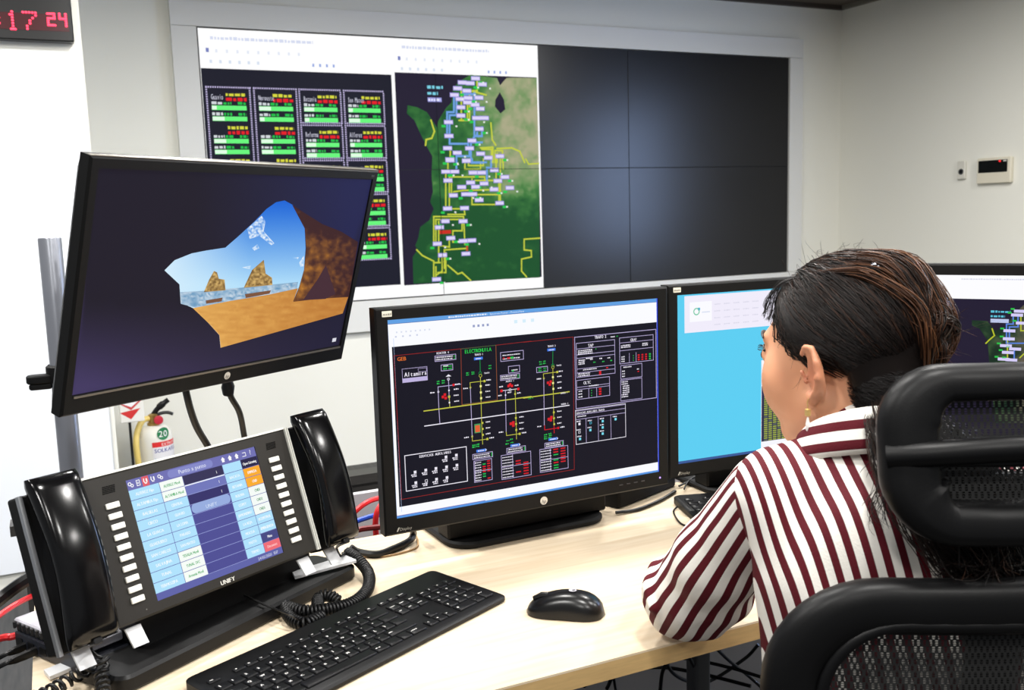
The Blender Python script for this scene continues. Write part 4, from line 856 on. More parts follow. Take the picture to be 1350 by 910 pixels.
MB().tube(spline([wt(at(300, 772, Z=.79)), wt(at(318, 783, Z=.772)), wt(at(350, 798, Z=.769)), wt(at(385, 812, Z=.766)), wt(at(402, 822, Z=.744))], 6), .0017, 6).build('console_lead', RUBBER, ph)

def coil(path, rc, rt, pitch, n=9):
    P = spline(path, 40); seg = np.linalg.norm(np.diff(P, axis=0), axis=1); L = np.concatenate([[0], np.cumsum(seg)]); m = int(L[-1]/pitch*n)
    s = np.linspace(0, L[-1], m); C = np.stack([np.interp(s, L, P[:, i]) for i in range(3)], 1); tn = np.gradient(C, axis=0); tn /= np.linalg.norm(tn, axis=1)[:, None]
    up = np.array([.1, .2, 1.]); out = []
    for i in range(m):
        a = np.cross(tn[i], up); a /= np.linalg.norm(a); b = np.cross(tn[i], a); th_ = 2*PI*s[i]/pitch; out.append(C[i]+rc*(a*math.cos(th_)+b*math.sin(th_)))
    return np.array(out)
def handset(uc, label, cordpaths, lead, pitch=.0052):
    root = tag(empty('telephone_handset', pt((uc, -.01, 0))+PB), label, 'handset', 'console handsets')
    off = pt((uc, -.01, 0)); mb = MB(); rings = []
    for k in range(25):
        t = k/24; v = -.016+t*.208
        bow = math.sin(PI*min(1, max(0, t)))**.8
        yo = -.026-.016*bow                                   # outer (viewer) side
        yi = -.004-.018*math.sin(PI*t)**2*(1 if .12 < t < .88 else .6)
        w = .0325-.002*bow
        e = min(1, min(t, 1-t)/.045); e = math.sqrt(max(.0, 1-(1-e)**2)); e = max(e, .55)
        cy = (yo+yi)/2; hy = (yo-yi)/2
        ring = []
        for a in np.linspace(0, 2*PI, 20, endpoint=False):
            c_, s_ = math.cos(a), math.sin(a); p_ = .55
            ring.append((uc+math.copysign(abs(c_)**p_, c_)*w*(.93+.07*e), cy+math.copysign(abs(s_)**p_, s_)*hy*e, v))
        rings.append(ring)
    mb.loft(rings, tr=lambda p: pt(p)-off); mb.build('grip', GLOSS, root, smooth=60)
    MB().slab(uc-.006, uc+.006, -.02, -.012, -.012, -.026, .003, .001, tr=lambda p: pt(p)-off).build('cord_plug', RUBBER, root)
    base = off+PB
    MB().tube(spline([np.array(p)-base for p in lead], 6), .0023, 8).build('cord_lead', RUBBER, root)
    for cp in cordpaths: MB().tube(coil([np.array(p)-base for p in cp], .0078, .002, pitch), .0024, 6).build('coiled_cord', RUBBER, root, smooth=80)
    return root
w = lambda x, y, z: at(x, y, Z=z)
handset(-.1005, 'glossy black telephone handset on the left of the console', [[w(134, 868, .785), w(134, 890, .765), w(136, 925, .752), w(120, 960, .75)], [w(128, 868, .78), w(112, 884, .765), w(92, 896, .755), w(60, 915, .752), w(30, 925, .752)]],
        [pt((-.0975, -.02, -.018))+PB, w(119, 853, .80), w(126, 864, .788), w(134, 868, .785)], .0105)
handset(.3125, 'glossy black telephone handset on the right of the console', [[w(457, 728, .772), w(472, 738, .768), w(486, 757, .756), w(484, 778, .752), w(465, 795, .752), w(435, 803, .754), w(400, 806, .756), w(374, 799, .757)], [w(420, 806, .752), w(420, 790, .756), w(432, 785, .76), w(447, 794, .752)], [w(376, 800, .756), w(384, 816, .75), w(402, 822, .749), w(425, 812, .75)]],
        [pt((.3135, -.02, -.018))+PB, w(444, 722, .79), w(449, 733, .78), w(457, 728, .772)])
# ================================================================== keyboards
RT = np.array([[1,0,0],[0,0,1],[0,-1,0]], float)          # canvas lying flat, reading from the front
KM = mat('key_black', (12, 12, 14), .45, spec=.22, bump=.04, bscale=900); KBODY = mat('keyboard_black', (14, 14, 15), .45, spec=.22, bump=.04, bscale=900)
def keyboard(label):
    root = tag(empty('keyboard'), label, 'keyboard', 'black keyboards'); L, Dp = .456, .158
    rings = []
    for z, i in ((.0, .004), (.003, 0), (.007, 0), (.009, .003)): rings.append([(p[0], p[1], z+(.008*(p[1]/Dp+.5) if z > .005 else 0)) for p in rrect(-L/2+i, L/2-i, -Dp/2+i, Dp/2-i, .012-i*.5)])
    MB().loft(rings).build('body', KBODY, root)
    cache = {}; lg = Canvas((0, 0, 0), RT, base=0, step=.00005); lg.R = np.eye(3)
    P = .019
    def key(x, y, w, h, t=''):
        """x,y = left/back corner from body's back-left"""
        kx = -L/2+x+w/2; ky = Dp/2-y-h/2; z = .0090+.008*(ky/Dp+.5)
        if (w, h) not in cache:
            a, b = w/2-.0009, h/2-.0009
            cache[(w, h)] = MB().loft([[(p[0], p[1], zz) for p in rrect(-a+i, a-i, -b+i, b-i, .0015, 2)] for zz, i in ((0, 0), (.002, .0002), (.0028, .001))]).build('key', KM, root, 50); o = cache[(w, h)]
        else: o = cache[(w, h)].copy(); COL.objects.link(o); o.parent = root
        o.location = (kx, ky, z-.0003)
        if t:
            b = len(lg.v); hh = .0042 if len(t) < 2 else .0026; lg.text(kx-w/2+.0042, ky-.0005 if h > .013 else ky-.0013, t, hh, (236, 234, 230), 1, gap=.1, bold=.05)
            lg.v[b:] = [(u, -(z+.0027), v) for u, _, v in lg.v[b:]]
    x0 = .0125; fy = .029
    key(x0, fy, P, .0115, 'esc')
    for g in range(3):
        for k in range(4): key(x0+P*2+g*(P*4+.0095)+k*P, fy, P, .0115, 'f%d' % (g*4+k+1))
    rows = [(list('|1234567890')+["'", '?'], 0, 1), (list('QWERTYUIOP')+["'", '+'], 1.5, 1), (list('ASDFGHJKL')+['N', '{', '}'], 1.75, 1), (['<']+list('ZXCVBNM,.-'), 1.25, 1)]
    y = fy+.018
    for r, (ks, off, _) in enumerate(rows):
        yy = y+r*P
        if off: key(x0, yy, off*P, P, ['', 'tab', 'caps', 'shift'][r])
        for k, ch in enumerate(ks): key(x0+(off+k)*P, yy, P, P, ch)
        e = off+len(ks)
        key(x0+e*P, yy, (15-e)*P, P, ['<-', '', '', 'shift'][r])
    yy = y+4*P
    for xx, ww, t in ((0, 1.5, 'ctrl'), (1.5, 1, ''), (2.5, 1.25, 'alt'), (3.75, 6.25, ''), (10, 1.25, 'alt gr'), (11.25, 1.25, ''), (12.5, 1, ''), (13.5, 1.5, 'control')): key(x0+xx*P, yy, ww*P, P, t)
    nx = x0+15*P+.006
    for k, t in enumerate(('prt', 'scr', 'pause')): key(nx+k*P, fy, P, .0115, t)
    for r, ts in enumerate((('insert', 'home', 'pg up'), ('del', 'end', 'pg dn'))):
        for k, t in enumerate(ts): key(nx+k*P, y+r*P, P, P, t)
    key(nx+P, y+3*P, P, P, '^')
    for k, t in enumerate('<v>'): key(nx+k*P, y+4*P, P, P, t)
    px = nx+3*P+.006
    for r, ts in enumerate((('num', '/', '*', '-'), '789', '456', '123')):
        for k, t in enumerate(ts): key(px+k*P, y+r*P, P, P, t)
    key(px+3*P, y+P, P, 2*P, '+'); key(px+3*P, y+3*P, P, 2*P, 'intro'); key(px, y+4*P, 2*P, P, '0'); key(px+2*P, y+4*P, P, P, '.')
    o = lg.build('key_legends', root, print_mat()); o.matrix_local = Matrix(((1,0,0,0),(0,0,1,0),(0,-1,0,0),(0,0,0,1)))
    return root
k1 = keyboard('full-size black keyboard in front of the telephone console')
def seat(o, corner, yaw, lx, ly):
    """put local point (lx,ly) at world corner"""
    c = np.array([corner[0], corner[1], DZ])-RZ(yaw) @ np.array([lx, ly, 0]); o.location = c; o.rotation_euler = (0, 0, yaw)
seat(k1, (.517, 1.413), .447, .228, .079)
k2 = copy_tree(k1); k2['label'] = 'black keyboard mostly hidden behind the striped sleeve'
seat(k2, (1.08, 1.548), -.28, -.228, .079)
# ================================================================== mouse
ms = tag(empty('computer_mouse', (.638, 1.186, DZ), RZ(math.radians(143))*1.12), 'glossy black wireless mouse on the bare desk', 'mouse')
def mouse_ring(t, k=1.0, flat=False):
    # t 0 rear .. 1 front, local +x is the nose
    x = -.052+.104*t; w = (.0285-.006*math.sin(PI*t)**2*(.5)-.004*t)*math.sqrt(max(0, 1-abs(2*t-1)**3.2))+.0002; h = (.008+.029*math.sin(PI*min(1, (t*.86+.09)))**.8*(1-.28*t))*(1-abs(2*t-1)**7)**.5*.88+.001
    return x, w*k, h
rg = []
for t in np.linspace(0, 1, 26):
    x, w_, h = mouse_ring(t); ring = []
    for a in np.linspace(0, 2*PI, 24, endpoint=False):
        c_, s_ = math.cos(a), math.sin(a); ring.append((x, w_*math.copysign(abs(c_)**.75, c_), max(.0015, .0015+h*max(0, s_)**.8) if s_ > 0 else .0015))
    rg.append(ring)
MB().loft(rg).build('body', mat('mouse_black', (10, 10, 11), .28, spec=.4), ms, 70)
MB().tube([(.022, 0, .0255), (.03, 0, .0242), (.042, 0, .019)], [.0035, .0045, .003], 8).build('scroll_wheel', RUBBER, ms)
MB().tube([(.012, y_*.9, z_) for y_, z_ in ((-.018, .0216), (-.01, .026), (0, .0275), (.01, .026), (.018, .0216))], .0004, 4).build('button_seam', mat('seam', (4, 4, 4), .8), ms)
c = Canvas((0, 0, 0), RT, base=0); c.disc(0, 0, .0052, (176, 174, 182), 1); c.text(0, -.0028, 'hp', .0048, (30, 30, 32), 3, 'c', shear=.2)
o = c.build('logo_badge', ms, print_mat()); o.matrix_local = Matrix.Translation((-.010, 0, .0328)) @ Matrix.Rotation(-PI/2+.0, 4, 'Z') @ Matrix(((1,0,0,0),(0,0,1,0),(0,-1,0,0),(0,0,0,1)))
# ================================================================== small boxes and cables
nb = tag(empty('network_box', (-.04, 1.44, DZ)), 'small dark network box with vented silver top behind the left handset', 'network box')
RNB = RZ(-1.02)
def nt_(p): return np.asarray(p) @ RNB.T+np.array([-.0, 0, 0])
bx0 = np.array(at(17, 832, Z=.765)); bx1 = np.array(at(88, 880, Z=.745)); dv = bx1-bx0; yb = math.atan2(dv[1], dv[0]); RNB = RZ(yb); Lb = float(np.hypot(dv[0], dv[1]))
bo = np.array([bx0[0], bx0[1], DZ])-np.array([-.04, 1.44, DZ])
def nt_(p): return np.asarray(p) @ RNB.T+bo
MB().plate(0, Lb+.05, 0, .1, .001, .026, .006, .002, tr=nt_).build('body', mat('box_blue_black', (30, 33, 42), .4), nb)
MB().plate(-.0, Lb+.04, .002, .1, .03, .043, .004, .002, tr=nt_).build('cover', mat('cover_silver', (188, 188, 196), .4), nb)
MB().box((.004, .004, .025), (Lb+.03, .09, .031), tr=nt_).build('gap', RUBBER, nb, smooth=0)
for k in range(8):
    MB().tube([nt_((.008+k*.0115, -.0005, z_)) for z_ in (.032, .036, .0405)], .0024, 6, flat=1.4).build('vent', mat('vent_dark', (12, 12, 14), .6), nb)
for k in range(3): MB().box((.008+k*.03, -.001, .008), (.024+k*.03, .001, .018), tr=nt_).build('port', RUBBER, nb, smooth=0)
def cable(name, pts, r, m, label, group=None, n=8, par=None):
    o = MB().tube(spline(pts, 8), r, n).build(name, m, par)
    if not par: tag(o, label, 'cable', group)
    return o
p_ = lambda x, y, z: at(x, y, Z=z)
rn = cable('network_cable', [p_(-60, 860, .72), p_(0, 842, .75), p_(14, 840, .752), p_(30, 836, .752)], .0052, RED, 'red network cable with ribbed plug entering the dark box')
cable('network_cable', [p_(-50, 850, .80), p_(0, 811, .80), p_(30, 792, .8), p_(60, 780, .8), p_(100, 775, .79)], .004, RED, 'thin red cable arching above the dark network box')
cable('power_cord', [p_(-60, 838, .78), p_(0, 790, .80), p_(30, 768, .82), p_(60, 752, .83), p_(100, 740, .82)], .0095, RUBBER, 'thick black power cord passing behind the left handset')
for yy, lb in ((0, 'upper black plug lead entering the dark network box'), (12, 'lower black plug lead entering the dark network box')):
    a = p_(48, 846+yy, .75); b = p_(20, 858+yy, .748); c = p_(0, 867+yy, .744); d = p_(-60, 900+yy, .7)
    o = MB().tube([a, (a+b)/2, b, b+(c-b)*.5], [.0065, .0068, .006, .0035], 8, flat=.7).build('plug_lead', RUBBER); MB().tube(spline([b, c, d], 8), .0032, 8).build('lead', RUBBER, o); tag(o, lb, 'cable')
# cables hanging from the tilted monitor
mA = cable('monitor_cable', [at(238, 470, d=1.50), at(246, 520, d=1.52), at(258, 560, d=1.56), at(276, 592, d=1.6), at(300, 640, d=1.62), at(315, 700, d=1.63)], .0056, RUBBER, 'black cable hanging below the tilted monitor, nearer the extinguisher')
mB = cable('monitor_cable', [at(303, 505, d=1.52), at(304, 522, d=1.53), at(316, 545, d=1.56), at(323, 580, d=1.6), at(335, 640, d=1.62), at(345, 690, d=1.63)], .0048, RUBBER, 'black cable with moulded plug below the logo of the tilted monitor')
MB().tube([at(299, 470, d=1.5), at(300, 500, d=1.518), at(300.5, 510, d=1.52), at(301, 520, d=1.525)], [.007, .007, .0105, .0085], 10).build('plug', RUBBER, mB)
# behind the desk: red and blue cables
cable('network_cable', [at(440, 705, Y=1.82), at(462, 681, Y=1.83), at(480, 665, Y=1.83), at(500, 657, Y=1.84), at(540, 652, Y=1.85)], .0055, RED, 'red cable arching in the channel left of the centre monitor')
cable('network_cable', [at(496, 709, Y=1.80), at(495, 690, Y=1.80), at(498, 673, Y=1.8), at(510, 655, Y=1.81)], .006, RED, 'red cable standing upright against the centre monitor edge')
cable('network_cable', [at(430, 712, Y=1.86), at(461, 692, Y=1.87), at(480, 684, Y=1.87), at(500, 679, Y=1.87), at(540, 676, Y=1.88)], .0055, BLUE, 'blue cable lying in the channel behind the desk')
cable('network_cable', [at(435, 722, Y=1.76), at(462, 703, Y=1.77), at(482, 697, Y=1.77), at(520, 694, Y=1.77)], .006, mat('dark_red_cable', (120, 20, 26), .45), 'dark red cable lowest in the channel behind the desk')
cable('power_cord', [p_(462, 722, .757), p_(473, 728, .747), p_(497, 731, .746), p_(518, 724, .746), p_(540, 713, .748), p_(545, 703, .755), p_(542, 690, .79)], .0062, RUBBER, 'black cord curving on the desk left of the centre monitor stand')
cable('thin_lead', [p_(475, 734, .742), p_(510, 733, .742), p_(545, 724, .742), p_(551, 715, .742), p_(546, 700, .745), p_(545, 690, .77)], .0016, mat('tan_lead', (186, 150, 104), .5), 'thin tan lead curving on the desk beside the black cord')
cable('keyboard_lead', [p_(893, 668, .745), p_(888, 675, .7425), p_(895, 688, .742), p_(905, 694, .742), p_(930, 704, .742)], .0018, RUBBER, 'thin black lead on the desk under the second keyboard')
cable('keyboard_lead', [p_(895, 641, .745), p_(915, 632, .75), p_(935, 625, .76), p_(960, 622, .75)], .0022, RUBBER, 'black lead running behind the second keyboard')
cable('keyboard_lead', [p_(902, 645, .745), p_(907, 635, .75), p_(918, 627, .757), p_(925, 622, .76)], .0018, RUBBER, 'short black lead crossing behind the second keyboard')
# dark box between the two monitors
bb = tag(empty('black_box', (1.06, 1.62, DZ)), 'low black box on the desk behind the centre monitor corner', 'box')
c0 = p_(816, 671, .742); c1 = p_(892, 640, .742)
bl_ = T((-1.06, -1.62, -DZ)); y_b = math.atan2(c1[1]-c0[1], c1[0]-c0[0]); Rb = RZ(y_b); Lb = float(np.linalg.norm((c1-c0)[:2]))
tb_ = lambda p: bl_(np.asarray(p) @ Rb.T+np.array([c0[0], c0[1], DZ]))
MB().plate(0, Lb, 0, .11, .001, .05, .008, .003, tr=tb_).build('body', BLACK2, bb)
MB().plate(.0, Lb, .0, .11, .05, .058, .008, .003, tr=tb_).build('lid', BLACK, bb)
cable('box_cord', [p_(812, 676, .745), p_(840, 672, .744), p_(870, 660, .744), p_(890, 648, .744)], .0035, RUBBER, 'black cord in front of the low black box')
# cables below the desk
for i, (pts, r) in enumerate(([[(770, 905, .35), (800, 885, .33), (850, 870, .3), (900, 868, .3), (960, 880, .3), (1010, 895, .3)], .004], [[(800, 908, .2), (815, 888, .25), (870, 880, .22), (930, 890, .2), (990, 905, .2)], .0045], [[(900, 850, .5), (915, 880, .35), (925, 912, .2)], .004], [[(935, 845, .45), (960, 870, .35), (985, 890, .25), (1010, 912, .2)], .004], [[(870, 855, .3), (890, 890, .2), (930, 900, .1), (980, 870, .15), (1000, 850, .2)], .0045], [[(795, 866, .5), (806, 880, .4), (812, 912, .3)], .003], [[(870, 912, .2), (876, 880, .28), (900, 862, .3), (940, 850, .36)], .0045])):
    cable('floor_cable', [p_(*q) for q in pts], r, RUBBER, 'black cable in the tangle hanging below the desk edge', 'tangle of black cables below the desk')
# ================================================================== mesh-back office chair (local frame: x right, y away, turned with the sitter)
RL = RZ(-YAW)
CB = np.array([.475, 1.04, 0])
ch = tag(empty('office_chair', RL @ CB, RL), 'black mesh-back office chair with headrest under the seated woman', 'chair')
cb = T(-CB)
FRM = mat('chair_black', (8, 8, 9), .42, spec=.2, bump=.05, bscale=500)
def mesh_mat():
    m = bpy.data.materials.new('chair_mesh'); m.use_nodes = True; nt = m.node_tree; b = nt.nodes['Principled BSDF']
    b.inputs['Base Color'].default_value = lin((14, 14, 14))+(1,); b.inputs['Roughness'].default_value = .7
    tc = nt.nodes.new('ShaderNodeTexCoord'); sp = nt.nodes.new('ShaderNodeSeparateXYZ'); nt.links.new(tc.outputs['Object'], sp.inputs[0])
    def mth(op, a, b=None):
        n = nt.nodes.new('ShaderNodeMath'); n.operation = op
        for i, q in enumerate((a, b)):
            if q is None: continue
            if isinstance(q, (int, float)): n.inputs[i].default_value = q
            else: nt.links.new(q, n.inputs[i])
        return n.outputs[0]
    cx_ = mth('COSINE', mth('MULTIPLY', sp.outputs[0], 2*PI/.0056)); cz_ = mth('COSINE', mth('MULTIPLY', sp.outputs[2], 2*PI/.0128))
    g = mth('GREATER_THAN', mth('MULTIPLY', cx_, cz_), .10)
    thr = mth('GREATER_THAN', mth('COSINE', mth('MULTIPLY', sp.outputs[2], 2*PI/.0022)), -.35)
    hole = mth('MULTIPLY', g, thr)
    tr = nt.nodes.new('ShaderNodeBsdfTransparent'); mx = nt.nodes.new('ShaderNodeMixShader'); nt.links.new(hole, mx.inputs[0]); nt.links.new(b.outputs[0], mx.inputs[1]); nt.links.new(tr.outputs[0], mx.inputs[2])
    nt.links.new(mx.outputs[0], nt.nodes['Material Output'].inputs[0]); return m
MESH = mesh_mat()
def loop_frame(cx, cz, hw, hh, r, y, bow, wi, th_, tilt=0, seg=9, widths=None):
    """swept frame: rounded rectangle path; section wi wide in plane, th_ thick"""
    path = rrect(cx-hw, cx+hw, cz-hh, cz+hh, r, seg); out = []
    # densify
    P = []; n = len(path)
    for i in range(n):
        a, b = np.array(path[i]), np.array(path[(i+1) % n]); m = max(1, int(np.hypot(*(b-a))/.03))
        for k in range(m): P.append(a+(b-a)*k/m)
    P = np.array(P); tn = np.roll(P, -1, 0)-np.roll(P, 1, 0); tn /= np.linalg.norm(tn, axis=1)[:, None]; nr = np.stack([tn[:, 1], -tn[:, 0]], 1)
    rings = []
    for p, q in zip(P, nr):
        ring = []; w = wi if widths is None else widths(p[0]-cx, p[1]-cz)
        for a in np.linspace(0, 2*PI, 14, endpoint=False):
            e = q*(w*(math.copysign(abs(math.cos(a))**.7, math.cos(a))-1)/1); x, z = p+e*.5*1
            yy = y+bow*(x-cx)**2+tilt*(z-cz)+th_/2*math.copysign(abs(math.sin(a))**.7, math.sin(a)); ring.append((x, yy, z))
        rings.append(ring)
    return rings
def sheet(cx, cz, hw, hh, y, bow, tilt, nx=24, nz=12):
    v = []; f = []
    for j in range(nz+1):
        for i in range(nx+1): x = cx-hw+2*hw*i/nx; z = cz-hh+2*hh*j/nz; v.append((x, y+bow*(x-cx)**2+tilt*(z-cz), z))
    for j in range(nz):
        for i in range(nx): k = j*(nx+1)+i; f.append((k, k+1, k+nx+2, k+nx+1))
    return v, f
CX = .475
# backrest
bz, bh, bw_ = .697, .27, .24
MB().loft(loop_frame(CX, bz, bw_, bh, .115, .855, .55, .052, .034, .06), tr=cb, closed=True).build('back_frame', FRM, ch, 60)
MB().loft(loop_frame(CX, bz, bw_-.046, bh-.034, .085, .846, .55, .012, .016, .06), tr=cb, closed=True).build('inner_rim', FRM, ch, 60)
v, f = sheet(CX, bz, bw_-.04, bh-.03, .862, .55, .06); MB().add(v, f, cb).build('back_mesh', MESH, ch, 60)
# headrest
hx, hz_, hw, hh = .478, 1.0885, .134, .083
wd_ = lambda dx, dz: .052 if abs(dx) > hw-.03 else .03
ht = .18
MB().loft(loop_frame(hx, hz_, hw, hh, .062, .872, 1.0, .036, .036, ht, widths=lambda dx, dz: .034+.018*min(1, max(0, abs(dx)-.07)/.05)+(.006 if dz < -.05 else 0)), tr=cb, closed=True).build('headrest_frame', FRM, ch, 60)
MB().loft(loop_frame(hx, hz_-.032, hw-.034, .03, .026, .861, 1.0, .008, .014, ht), tr=cb, closed=True).build('headrest_rim', FRM, ch, 60)
bar = []
for x in np.linspace(-hw+.006, hw-.006, 24):
    e = 1-abs(x/hw)**4; bar.append((hx+x, .868+1.0*x*x-.012*e, hz_-.003+.012*(1-(x/hw)**2)))
MB().tube(bar, [.0125]*24, 12, tr=cb, flat=1.0).build('headrest_bar', FRM, ch, 60)
v, f = sheet(hx, hz_, hw-.02, hh-.012, .878, 1.0, ht); MB().add(v, f, cb).build('headrest_mesh', MESH, ch, 60)
for x, z in ((hx-hw+.027, hz_-.045), (hx-hw+.032, .0)):
    if z: MB().lathe([(.0035, 0), (.0035, .0015), (.002, .0018), (.001, .0008)], 10, tr=lambda p: cb(np.stack([p[:, 0]+x, .868-p[:, 2], p[:, 1]+z], 1))).build('screw', BLACK2, ch)
MB().slab(CX-.035, CX+.035, .88, 1.06, .9, .918, .012, .004, tr=cb).build('headrest_post', FRM, ch)
MB().tube(spline([(CX, .91, .96), (CX, .925, .8), (CX, .93, .55), (CX, .98, .42), (CX, 1.04, .4)], 6), .028, 10, tr=cb, flat=.6).build('back_spine', FRM, ch, 60)
MB().plate(CX-.25, CX+.25, .84, 1.32, .4, .465, .09, .02, tr=cb, seg=8).build('seat', mat('seat_fabric', (22, 22, 24), .9, bump=.3, bscale=500), ch)
MB().lathe([(.03, .09), (.03, .25), (.024, .25), (.024, .4)], 18).build('gas_column', BLACK2, ch)
for k in range(5):
    a = k*2*PI/5+.3; c_, s_ = math.cos(a), math.sin(a)
    lg_ = MB().tube([(.02*c_, .02*s_, .1), (.15*c_, .15*s_, .085), (.3*c_, .3*s_, .07)], [.028, .022, .016], 8).build('base_leg', BLACK2, ch)
    MB().lathe([(.026, -.02), (.028, -.012), (.028, .012), (.026, .02)], 16, tr=lambda p: np.stack([.3*c_-p[:, 2]*s_, .3*s_+p[:, 2]*c_, p[:, 1]*0+.029+p[:, 0]*0+p[:, 1]], 1)+np.stack([p[:, 0]*c_, p[:, 0]*s_, 0*p[:, 0]], 1)).build('caster', RUBBER, lg_)
# ================================================================== seated woman (signed-distance modelling, same local frame as the chair)
def prim_grid(ax): return ax
class SDF:
    def __init__(s, xs, ys, zs): s.ax = (xs, ys, zs); s.D = np.full((len(xs), len(ys), len(zs)), .08, np.float32)
    def _sub(s, lo, hi):
        sl = tuple(slice(max(0, np.searchsorted(a, l)-1), min(len(a), np.searchsorted(a, h)+1)) for a, l, h in zip(s.ax, lo, hi))
        G = np.meshgrid(*[a[q] for a, q in zip(s.ax, sl)], indexing='ij'); return sl, np.stack(G, -1)
    def put(s, sl, d, k, op):
        a = s.D[sl]
        if op == 'u':
            if k: h = np.clip(.5+.5*(a-d)/k, 0, 1); s.D[sl] = a*(1-h)+d*h-k*h*(1-h)
            else: s.D[sl] = np.minimum(a, d)
        else:
            d = -d
            if k: h = np.clip(.5-.5*(a-d)/k, 0, 1); s.D[sl] = a*(1-h)+d*h+k*h*(1-h)
            else: s.D[sl] = np.maximum(a, d)
    def cone(s, a, b, ra, rb, k=.015, op='u', flat=None):
        a, b = np.array(a, float), np.array(b, float); m = max(ra, rb)+.05+k
        sl, P = s._sub(np.minimum(a, b)-m, np.maximum(a, b)+m); ab = b-a
        t = np.clip(((P-a) @ ab)/(ab @ ab+1e-12), 0, 1); d = np.linalg.norm(P-a-t[..., None]*ab, axis=-1)-(ra+(rb-ra)*t); s.put(sl, d, k, op)
    def ell(s, c, r, k=.015, op='u', R=None):
        c, r = np.array(c, float), np.array(r, float); m = r.max()+.05+k
        sl, P = s._sub(c-m, c+m); q = P-c
        if R is not None: q = q @ R
        k0 = np.linalg.norm(q/r, axis=-1); k1 = np.linalg.norm(q/(r*r), axis=-1)+1e-9; s.put(sl, k0*(k0-1)/k1, k, op)
    def mesh(s, smooth=2):
        D = s.D; ins = D < 0; nx, ny, nz = D.shape
        def c(i, j, k, A): return A[i:nx-1+i, j:ny-1+j, k:nz-1+k]
        cnt = sum(c(i, j, k, ins).astype(np.int8) for i in (0, 1) for j in (0, 1) for k in (0, 1))
        act = (cnt > 0) & (cnt < 8); I, J, Kk = np.nonzero(act); n = len(I); idx = -np.ones(act.shape, np.int64); idx[I, J, Kk] = np.arange(n)
        acc = np.zeros((n, 3)); w = np.zeros(n); xs, ys, zs = s.ax
        cor = [(i, j, k) for i in (0, 1) for j in (0, 1) for k in (0, 1)]
        for a in cor:
            for ax in range(3):
                if a[ax]: continue
                b = list(a); b[ax] = 1
                da = D[I+a[0], J+a[1], Kk+a[2]].astype(float); db = D[I+b[0], J+b[1], Kk+b[2]].astype(float); mk = (da < 0) != (db < 0)
                t = np.where(mk, da/(da-db+1e-30), 0); pa = np.stack([xs[I+a[0]], ys[J+a[1]], zs[Kk+a[2]]], 1); pb = np.stack([xs[I+b[0]], ys[J+b[1]], zs[Kk+b[2]]], 1)
                acc += np.where(mk[:, None], pa+(pb-pa)*t[:, None], 0); w += mk
        V = acc/w[:, None]; Fc = []
        for ax in range(3):
            o1, o2 = [(1, 2), (2, 0), (0, 1)][ax]
            A = ins; sl0 = [slice(None)]*3; sl1 = [slice(None)]*3; sl0[ax] = slice(0, -1); sl1[ax] = slice(1, None)
            ch_ = A[tuple(sl0)] != A[tuple(sl1)]; e = np.argwhere(ch_)
            e = e[(e[:, o1] > 0) & (e[:, o2] > 0) & (e[:, o1] < D.shape[o1]-1) & (e[:, o2] < D.shape[o2]-1)]
            q = []
            for d1, d2 in ((1, 1), (0, 1), (0, 0), (1, 0)):
                t = e.copy(); t[:, o1] -= d1; t[:, o2] -= d2; q.append(idx[t[:, 0], t[:, 1], t[:, 2]])
            q = np.stack(q, 1); fl = A[e[:, 0], e[:, 1], e[:, 2]]; q = np.where(fl[:, None], q, q[:, ::-1]); Fc.append(q[(q >= 0).all(1)])
        Fc = np.concatenate(Fc)
        for _ in range(smooth):
            S_ = np.zeros_like(V); Wt = np.zeros(n)
            for a, b in ((0, 1), (1, 2), (2, 3), (3, 0)):
                np.add.at(S_, Fc[:, a], V[Fc[:, b]]); np.add.at(Wt, Fc[:, a], 1); np.add.at(S_, Fc[:, b], V[Fc[:, a]]); np.add.at(Wt, Fc[:, b], 1)
            V = V*.4+.6*S_/np.maximum(Wt, 1)[:, None]
        return V, Fc
def axis(lo, hi, fine, df, dc, mid=None):
    out = [lo]
    while out[-1] < hi: x = out[-1]; out.append(x+(df if any(a-.0001 <= x < b for a, b in fine) else dc))
    return np.array(out)
PBASE = np.array([.45, 1.06, 0])
HC = np.array([.387, 1.117, 1.153]); RH = RZ(.67) @ RX(-.10)
H = lambda x, y, z: HC+RH @ np.array([x, y, z])
pr = tag(empty('person', RL @ PBASE, RL), 'woman in maroon and white striped shirt seen from behind, working at the desk', 'person')
def meshobj(name, V, Fc, m, par, attr=None, smooth=180):
    me = bpy.data.meshes.new(name); me.from_pydata((V-PBASE).tolist(), [], Fc.tolist())
    if attr is not None: a = me.attributes.new('tone', 'FLOAT', 'POINT'); a.data.foreach_set('value', np.asarray(attr, np.float32))
    bm = bmesh.new(); bm.from_mesh(me); bmesh.ops.recalc_face_normals(bm, faces=bm.faces); bm.to_mesh(me); bm.free()
    return link(name, me, m, par, smooth)
LF = lambda x, y, d: RZ(YAW) @ at(x, y, d=d)
